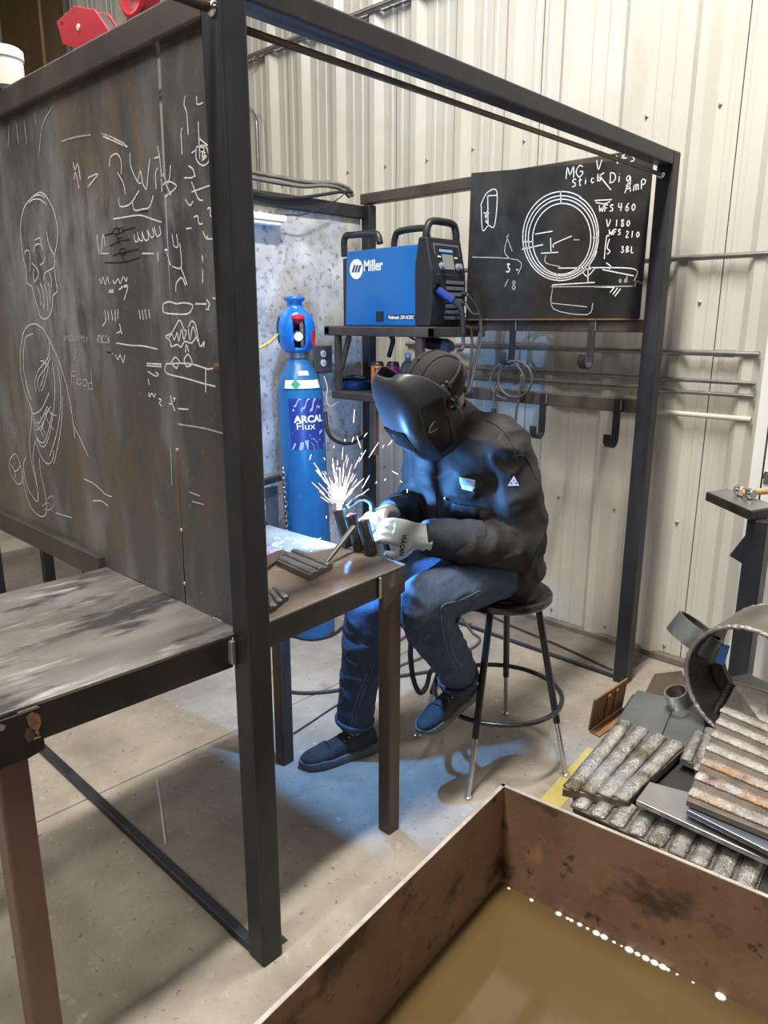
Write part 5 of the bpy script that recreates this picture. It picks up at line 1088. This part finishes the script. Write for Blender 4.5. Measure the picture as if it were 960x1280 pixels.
tag(MB().tube([a, a.lerp(b, .45)+V((.002, .001, 0)), b], .0028, 8).build('welding_rod', 'white_print', None, True), 'thin pale welding rod lying on the shaded concrete', 'welding rod')
# small litter
random.seed(5)
for i in range(7): pass

# ------------------------------------------------------------------ quench tank
RZ = .65; WZ = .415
c0 = AT(628, 980, 2, RZ); e1 = (AT(318, 1280, 2, RZ)-c0).normalized(); e2 = V((-e1.y, e1.x, 0))
if (AT(960, 1113, 2, RZ)-c0).dot(e2) < 0: e2 = -e2
TL1, TL2, TT = .86, .92, .008
TK = thing('quench_tank', 'rusty brown open steel tank half full of murky water', 'tank', tuple(c0+e1*TL1/2+e2*TL2/2-V((0, 0, RZ))))
def wallseg(p, q, inn):
    p, q = V(p), V(q); L = q-p
    MB().prism([p, q, q+inn*TT, p+inn*TT], (0, 0, -RZ+.10)).build('tank_wall', 'tank_steel', TK, bevel=.001)
    MB().prism([p+V((0, 0, .0015)), q+V((0, 0, .0015)), q+inn*TT+V((0, 0, .0015)), p+inn*TT+V((0, 0, .0015))], (0, 0, -.002)).build('rim', 'tank_edge', TK)
c1_, c2_, c3_ = c0+e1*TL1, c0+e1*TL1+e2*TL2, c0+e2*TL2
wallseg(c0, c1_, e2); wallseg(c0, c3_, e1); wallseg(c1_, c2_, -e1); wallseg(c3_, c2_, -e2)
dz = V((0, 0, .10-RZ)); MB().prism([c0+dz, c1_+dz, c2_+dz, c3_+dz], (0, 0, .006)).build('tank_floor', 'tank_steel', TK)
for a, b in ((.03, .03), (TL1-.09, .03), (.03, TL2-.09), (TL1-.09, TL2-.09)):
    p = c0+e1*(a+.03)+e2*(b+.03); MB().obox(V((p.x, p.y, .05)), (e1, e2, V((0, 0, 1))), (.03, .03, .05)).build('leg', 'frame_steel', TK, bevel=.003)
i1, i2 = e1*TT, e2*TT; wz = V((0, 0, WZ-RZ))
MB().prism([c0+i1+i2+wz, c1_-i1+i2+wz, c2_-i1-i2+wz, c3_+i1-i2+wz], (0, 0, -.05)).build('water', 'water', TK)['label'] = 'murky brown water'
mb = MB(); random.seed(3)
for (px, py, s) in ((657, 1135, 5), (691, 1153, 7), (702, 1159, 4), (708, 1160, 5), (718, 1166, 6), (728, 1171, 4), (739, 1177, 8), (749, 1182, 8), (761, 1189, 4), (779, 1201, 9), (790, 1206, 6), (800, 1212, 8), (811, 1218, 8), (822, 1223, 8), (828, 1226, 5), (895, 1261, 10), (630, 1118, 4), (770, 1195, 3), (840, 1232, 3), (860, 1243, 3)):
    p = AT(px, py, 2, WZ); dwall = (p-(c0+i1)).dot(e1)
    p = p-e1*(dwall-.006) if abs(dwall) < .08 else p
    r = s*.0009; mb.ball(p+V((0, 0, .0005)), (r, r*1.2, r*.45), 8, 5)
mb.build('foam_bubble', 'foam', TK, True)['kind'] = 'stuff'

# ------------------------------------------------------------------ scrap table and steel pieces
PZ = .50
ST3 = thing('scrap_table', 'dark low steel table under the pile of welded scrap', 'table', (.95, -.65, 0))
tq = [AT(716, 985, 2, PZ), AT(790, 868, 2, PZ), V((1.50, -.62, PZ)), V((1.30, -1.15, PZ)), V((.52, -1.10, PZ)), V((.50, -.56, PZ))]
MB().prism(tq, (0, 0, -.02)).build('tabletop', 'apron_steel', ST3, bevel=.002)
for p in (V((.57, -.62)), V((.60, -1.05)), V((1.25, -1.05)), V((1.12, -.47))): MB().box((p.x-.025, p.y-.025, 0), (p.x+.025, p.y+.025, PZ-.02)).build('leg', 'frame_steel', ST3, bevel=.003)
def pz(pts, z): return [AT(x, y, 2, z) for x, y in pts]
def plate(name, pts, z, th, m, label, cat='steel plate', tilt=0):
    return tag(MB().prism(pz(pts, z), (0, 0, -th)).build(name, m, None, bevel=.0015), label, cat)
plate('steel_plate', [(818, 842), (852, 838), (870, 875), (842, 882), (805, 868)], PZ+.012, .011, 'leg_brown', 'brown flat plate at the back of the scrap pile', )
plate('steel_plate', [(797, 862), (845, 874), (822, 930), (763, 912)], PZ+.030, .012, 'plate_grey', 'large smooth grey plate lying on the scrap pile')
plate('steel_plate', [(846, 880), (884, 900), (866, 948), (815, 930)], PZ+.020, .012, 'plate_grey', 'smaller blue-grey plate tucked beside the large smooth plate')
a, b = AT(838, 884, 2, PZ+.036), AT(818, 925, 2, PZ+.036)
# rusty plate standing up
bl, br = AT(737, 914, 2, PZ+.005), AT(778, 884, 2, PZ+.005); hgt = V((-.005, -.012, .098))
RP = thing('rusty_plate', 'rusty orange plate with weld runs standing on edge at the scrap pile', 'steel plate', tuple((bl+br)/2))
dn = (br-bl).cross(hgt).normalized()
if dn.dot(CAM-bl) < 0: dn = -dn
MB().prism([bl, br, br+hgt, bl+hgt*1.02], -dn*.006).build('plate', 'rust', RP, bevel=.001)
for f in (.42, .66): bead(bl.lerp(br, f)+hgt*.08+dn*.001, bl.lerp(br, f)+hgt*.92+dn*.001, .008, 'rust', RP, dn, f*10)
MB().prism([bl-V((0, 0, .004)), br-V((0, 0, .004)), br+dn*.035-V((0, 0, .004)), bl+dn*.03-V((0, 0, .004))], (0, 0, .004)).build('foot', 'rust', RP)
# ribbed coupon, back left: four thick ridges
q = pz(((703, 986), (785, 1002), (858, 934), (772, 900)), PZ+.028)
cA = coupon('weld_coupon', 'large grey coupon of four thick weld ridges at the tank corner', [q[0], q[1], q[2], q[3]], .02, 4, .020, 'valley', 'bead')
q = pz(((850, 948), (880, 960), (893, 925), (868, 912)), PZ+.034)
coupon('weld_coupon', 'small bright lump of weld metal beside the large ridged coupon', q, .016, 2, .014, 'coupon_grey', 'bead')
# front strip of short beads along the tank rim
q = pz(((712, 1006), (945, 1118), (960, 1075), (730, 985)), PZ+.006)
cB = coupon('weld_coupon', 'long coupon of short bright weld beads just behind the tank rim', [q[0], q[1], q[2], q[3]], .006, 9, .019, 'valley', 'bead')
# bright plate and dark strip, rusty coupon on top
plate('steel_plate', [(795, 1000), (812, 977), (868, 992), (965, 1050), (965, 1078)], PZ+.052, .012, 'plate_bright', 'bright ground plate under the rusty coupon')
plate('steel_plate', [(858, 1012), (866, 1002), (965, 1052), (965, 1066)], PZ+.075, .012, 'plate_blue', 'narrow blued steel strip in front of the rusty coupon')
q = pz(((858, 1000), (985, 1052), (1010, 925), (905, 880)), PZ+.092)
cC = coupon('weld_coupon', 'rusty orange-streaked coupon with rows of weld beads on top of the pile', [q[0], q[3], q[2], q[1]], .014, 7, .0185, 'valley', 'bead_rusty')
q = pz(((868, 962), (892, 972), (908, 905), (882, 915)), PZ+.055)
coupon('weld_coupon', 'grey coupon with two beads leaning under the rusty coupon', [q[0], q[1], q[2], q[3]], .012, 2, .015, 'coupon_grey', 'bead')
# big pipe ring lying on its side, weld rimmed
def pipe_ring(name, label, c, ax, R_, L, th, m1, m2, rimbead=True, arc=(0, 360), up=None, ell=1.0):
    t = thing(name, label, 'pipe ring', tuple(c)); ax = V(ax).normalized(); u = V(up or (0, 0, 1)); u = (u-ax*u.dot(ax)).normalized(); v = ax.cross(u)
    nA = 40; a0, a1 = radians(arc[0]), radians(arc[1]); full = arc[1]-arc[0] >= 360; mo, mi = MB(), MB(); kk = nA if full else nA+1
    P = lambda a, r, h: c+ax*h+u*(r*cos(a))+v*(r*ell*sin(a))
    A = [a0+(a1-a0)*i/nA for i in range(kk)]
    R4 = [[P(a, R_, -L/2), P(a, R_, L/2), P(a, R_-th, L/2), P(a, R_-th, -L/2)] for a in A]
    MB().rings(R4, closed=full).build('pipe_wall', m1, t, smooth='auto')
    MB().rings([[P(a, R_-th-.0008, L/2-.002), P(a, R_-th-.0016, L/2-.002), P(a, R_-th-.0016, -L/2+.002), P(a, R_-th-.0008, -L/2+.002)] for a in A], closed=full).build('pipe_lining', m2, t, smooth='auto')
    if rimbead:
        for h in (-L/2, L/2):
            n3 = nA*2; pts = [P(a0+(a1-a0)*i/n3, R_-th*.4, h) for i in range(n3 if full else n3+1)]
            MB().tube(pts, .006, 6, closed=full, rad=[.0075 if i % 2 else .0055 for i in range(len(pts))]).build('weld_bead', 'bead', t, smooth=True)
    return t
rc = AT(933, 858, 0, 1.02); rR = .168; rc.z = max(rc.z, PZ+rR+.001); rL = .20
pr1 = pipe_ring('pipe_ring', 'big brown pipe section with a weld rimmed edge standing on the scrap table', rc+V((rL/2, -.01, 0)), V((1, -.1, .04)), rR, rL, .010, 'ring_steel', 'ring_black')
lf = AT(868, 793, 0, 1.13)
pr2 = pipe_ring('pipe_ring', 'tilted steel band welded onto the side of the big pipe section', lf, V((.34, -.40, .85)), .070, .062, .007, 'plate_grey', 'ring_black', False)
lf = AT(847, 872, 0, 1.05)
pr3 = pipe_ring('pipe_ring', 'small bright ring at the foot of the big pipe section', lf, V((-.30, .22, .9)), .032, .045, .004, 'plate_bright', 'ring_steel', False)
xq = 1.06
q = [AT(x, y, 0, xq+dx) for x, y, dx in ((915, 852, .08), (886, 906, .0), (975, 935, -.02), (985, 872, .09))]
tag(MB().prism(q, (.01, 0, 0)).build('curved_offcut', 'ring_steel', None, bevel=.002), 'brown torn plate with a weld seam inside the big pipe section', 'offcut')
tag(bead(q[1]+V((-.004, 0, 0)), q[0]+V((-.004, 0, 0)), .012, 'ring_black', None, V((-1, 0, .3)).normalized(), 3, .9, .4), 'dark lumpy weld seam along the torn plate', 'weld seam').name = 'weld_seam'
tag(MB().prism([AT(x, y, 0, 1.16) for x, y in ((882, 835), (900, 826), (914, 858), (890, 872))], (.008, 0, 0)).build('dark_offcut', 'leg_brown', None, bevel=.001), 'dark brown offcut standing inside the big pipe section', 'offcut')
p = AT(903, 818, 0, 1.08); tag(MB().obox(p, (V((0, 1, 0)), V((1, 0, 0)), V((0, -.15, 1)).normalized()), (.012, .003, .030)).build('blue_tag', 'miller_blue', None, bevel=.002), 'small bright blue tag stuck inside the big pipe section', 'tag')
for (x0, y0, x1, y1, m, lb) in ((885, 868, 975, 896, 'plate_bright', 'bright round bar lying behind the big pipe section'), (905, 872, 975, 905, 'plate_grey', 'dull round bar lying behind the big pipe section')):
    tag(MB().cyl(AT(x0, y0, 2, PZ+.012)+V((.05 if y1 < 900 else .075, 0, 0)), AT(x1, y1, 2, PZ+.012)+V((.05 if y1 < 900 else .11, 0, 0)), .011, n=14).build('round_bar', m, None, smooth='auto'), lb, 'bar')

# ------------------------------------------------------------------ anvil stand with hammer, cabinet
hx = 1.92
s0, s1 = AT(883, 622, 0, hx-.06), AT(955, 650, 0, hx-.12)
AZ = .955
AS = thing('anvil_stand', 'steel stand with a thick scarred plate top beside the wall', 'stand', (1.95, -.5, 0))
A_, N_, R_ = AT(882.5, 615, 2, AZ), AT(940, 640, 2, AZ), AT(960, 636.5, 2, AZ); dr_ = (R_-N_).normalized()*.16
tp_ = [A_, N_, N_+dr_, A_+dr_*.8]
MB().prism(tp_, (0, 0, -.034)).build('top_plate', 'ring_black', AS, bevel=.003)
MB().prism([p+V((0, 0, .0015)) for p in [tp_[0].lerp(tp_[2], .04), tp_[1].lerp(tp_[3], .04), tp_[2].lerp(tp_[0], .04), tp_[3].lerp(tp_[1], .04)]], (0, 0, -.001)).build('worn_face', 'plate_bright', AS)
pc = AT(944, 700, 0, N_.x+.06); pc.z = AZ-.034
bx_ = AT(944, 760, 0, pc.x).y
MB().box((pc.x-.035, pc.y-.035, .008), (pc.x+.035, pc.y+.035, AZ-.034)).build('column', 'frame_steel', AS, bevel=.004)
MB().box((pc.x-.12, pc.y-.12, 0), (pc.x+.11, pc.y+.12, .01)).build('base_plate', 'frame_steel', AS, bevel=.002)
MB().bar(pc+V((0, 0, -.04)), pc+V((-.02, .06, -.16)), .008, .05).build('brace', 'frame_steel', AS)
h0 = AT(921, 612, 2, AZ+.022); hd = V((-.5, -.62, 0)).normalized(); hn = V((hd.y, -hd.x, 0))
HM = thing('hammer', 'steel hammer with a wooden handle lying on the stand', 'hammer', tuple(h0))
h1 = AT(960, 624, 2, AZ+.022); hh = (h1-h0).normalized()
MB().lathe(h0, hh, [(.016, 0), (.019, .003), (.019, .03), (.014, .036), (.015, .06), (.02, .066), (.02, .085), (.017, .09)], 20).build('head', 'chrome', HM, smooth='auto')
hp = h0+hh*.048; hv = V((-hh.y, hh.x, 0));
if hv.dot(CAM-hp) < 0: hv = -hv
MB().lathe(hp+hv*.022, -hv, [(.012, 0), (.0125, .004), (.0125, .05)], 14).build('handle_end', 'wood', HM, smooth='auto'); MB().tube([hp-hv*.01, hp-hv*.12, hp-hv*.22], .012, 10, rad=[.012, .013, .015]).build('handle', 'wood', HM, smooth=True)
CBN = thing('white_cabinet', 'white steel cabinet with dark door gaps standing against the ribbed wall', 'cabinet', (2.32, -.7, 0))
ce0, cx0 = -.318, 2.22
MB().box((cx0+.02, -1.2, 0), (2.425, ce0, 1.74)).build('body', 'white_paint', CBN, bevel=.004)
for z0, z1 in ((.06, .44), (.455, 1.0), (1.015, 1.72)):
    MB().box((cx0+.002, -1.18, z0), (cx0+.02, ce0-.055, z1)).build('door', 'white_paint', CBN, bevel=.004)
    MB().box((cx0+.014, -1.185, z0-.006), (cx0+.0202, ce0-.046, z1+.006)).build('door_gap', 'can_black', CBN)
for z0 in (.44, 1.0): MB().box((cx0-.004, ce0-.09, z0-.02), (cx0+.002, ce0-.06, z0+.03)).build('hinge', 'chrome', CBN, bevel=.001)
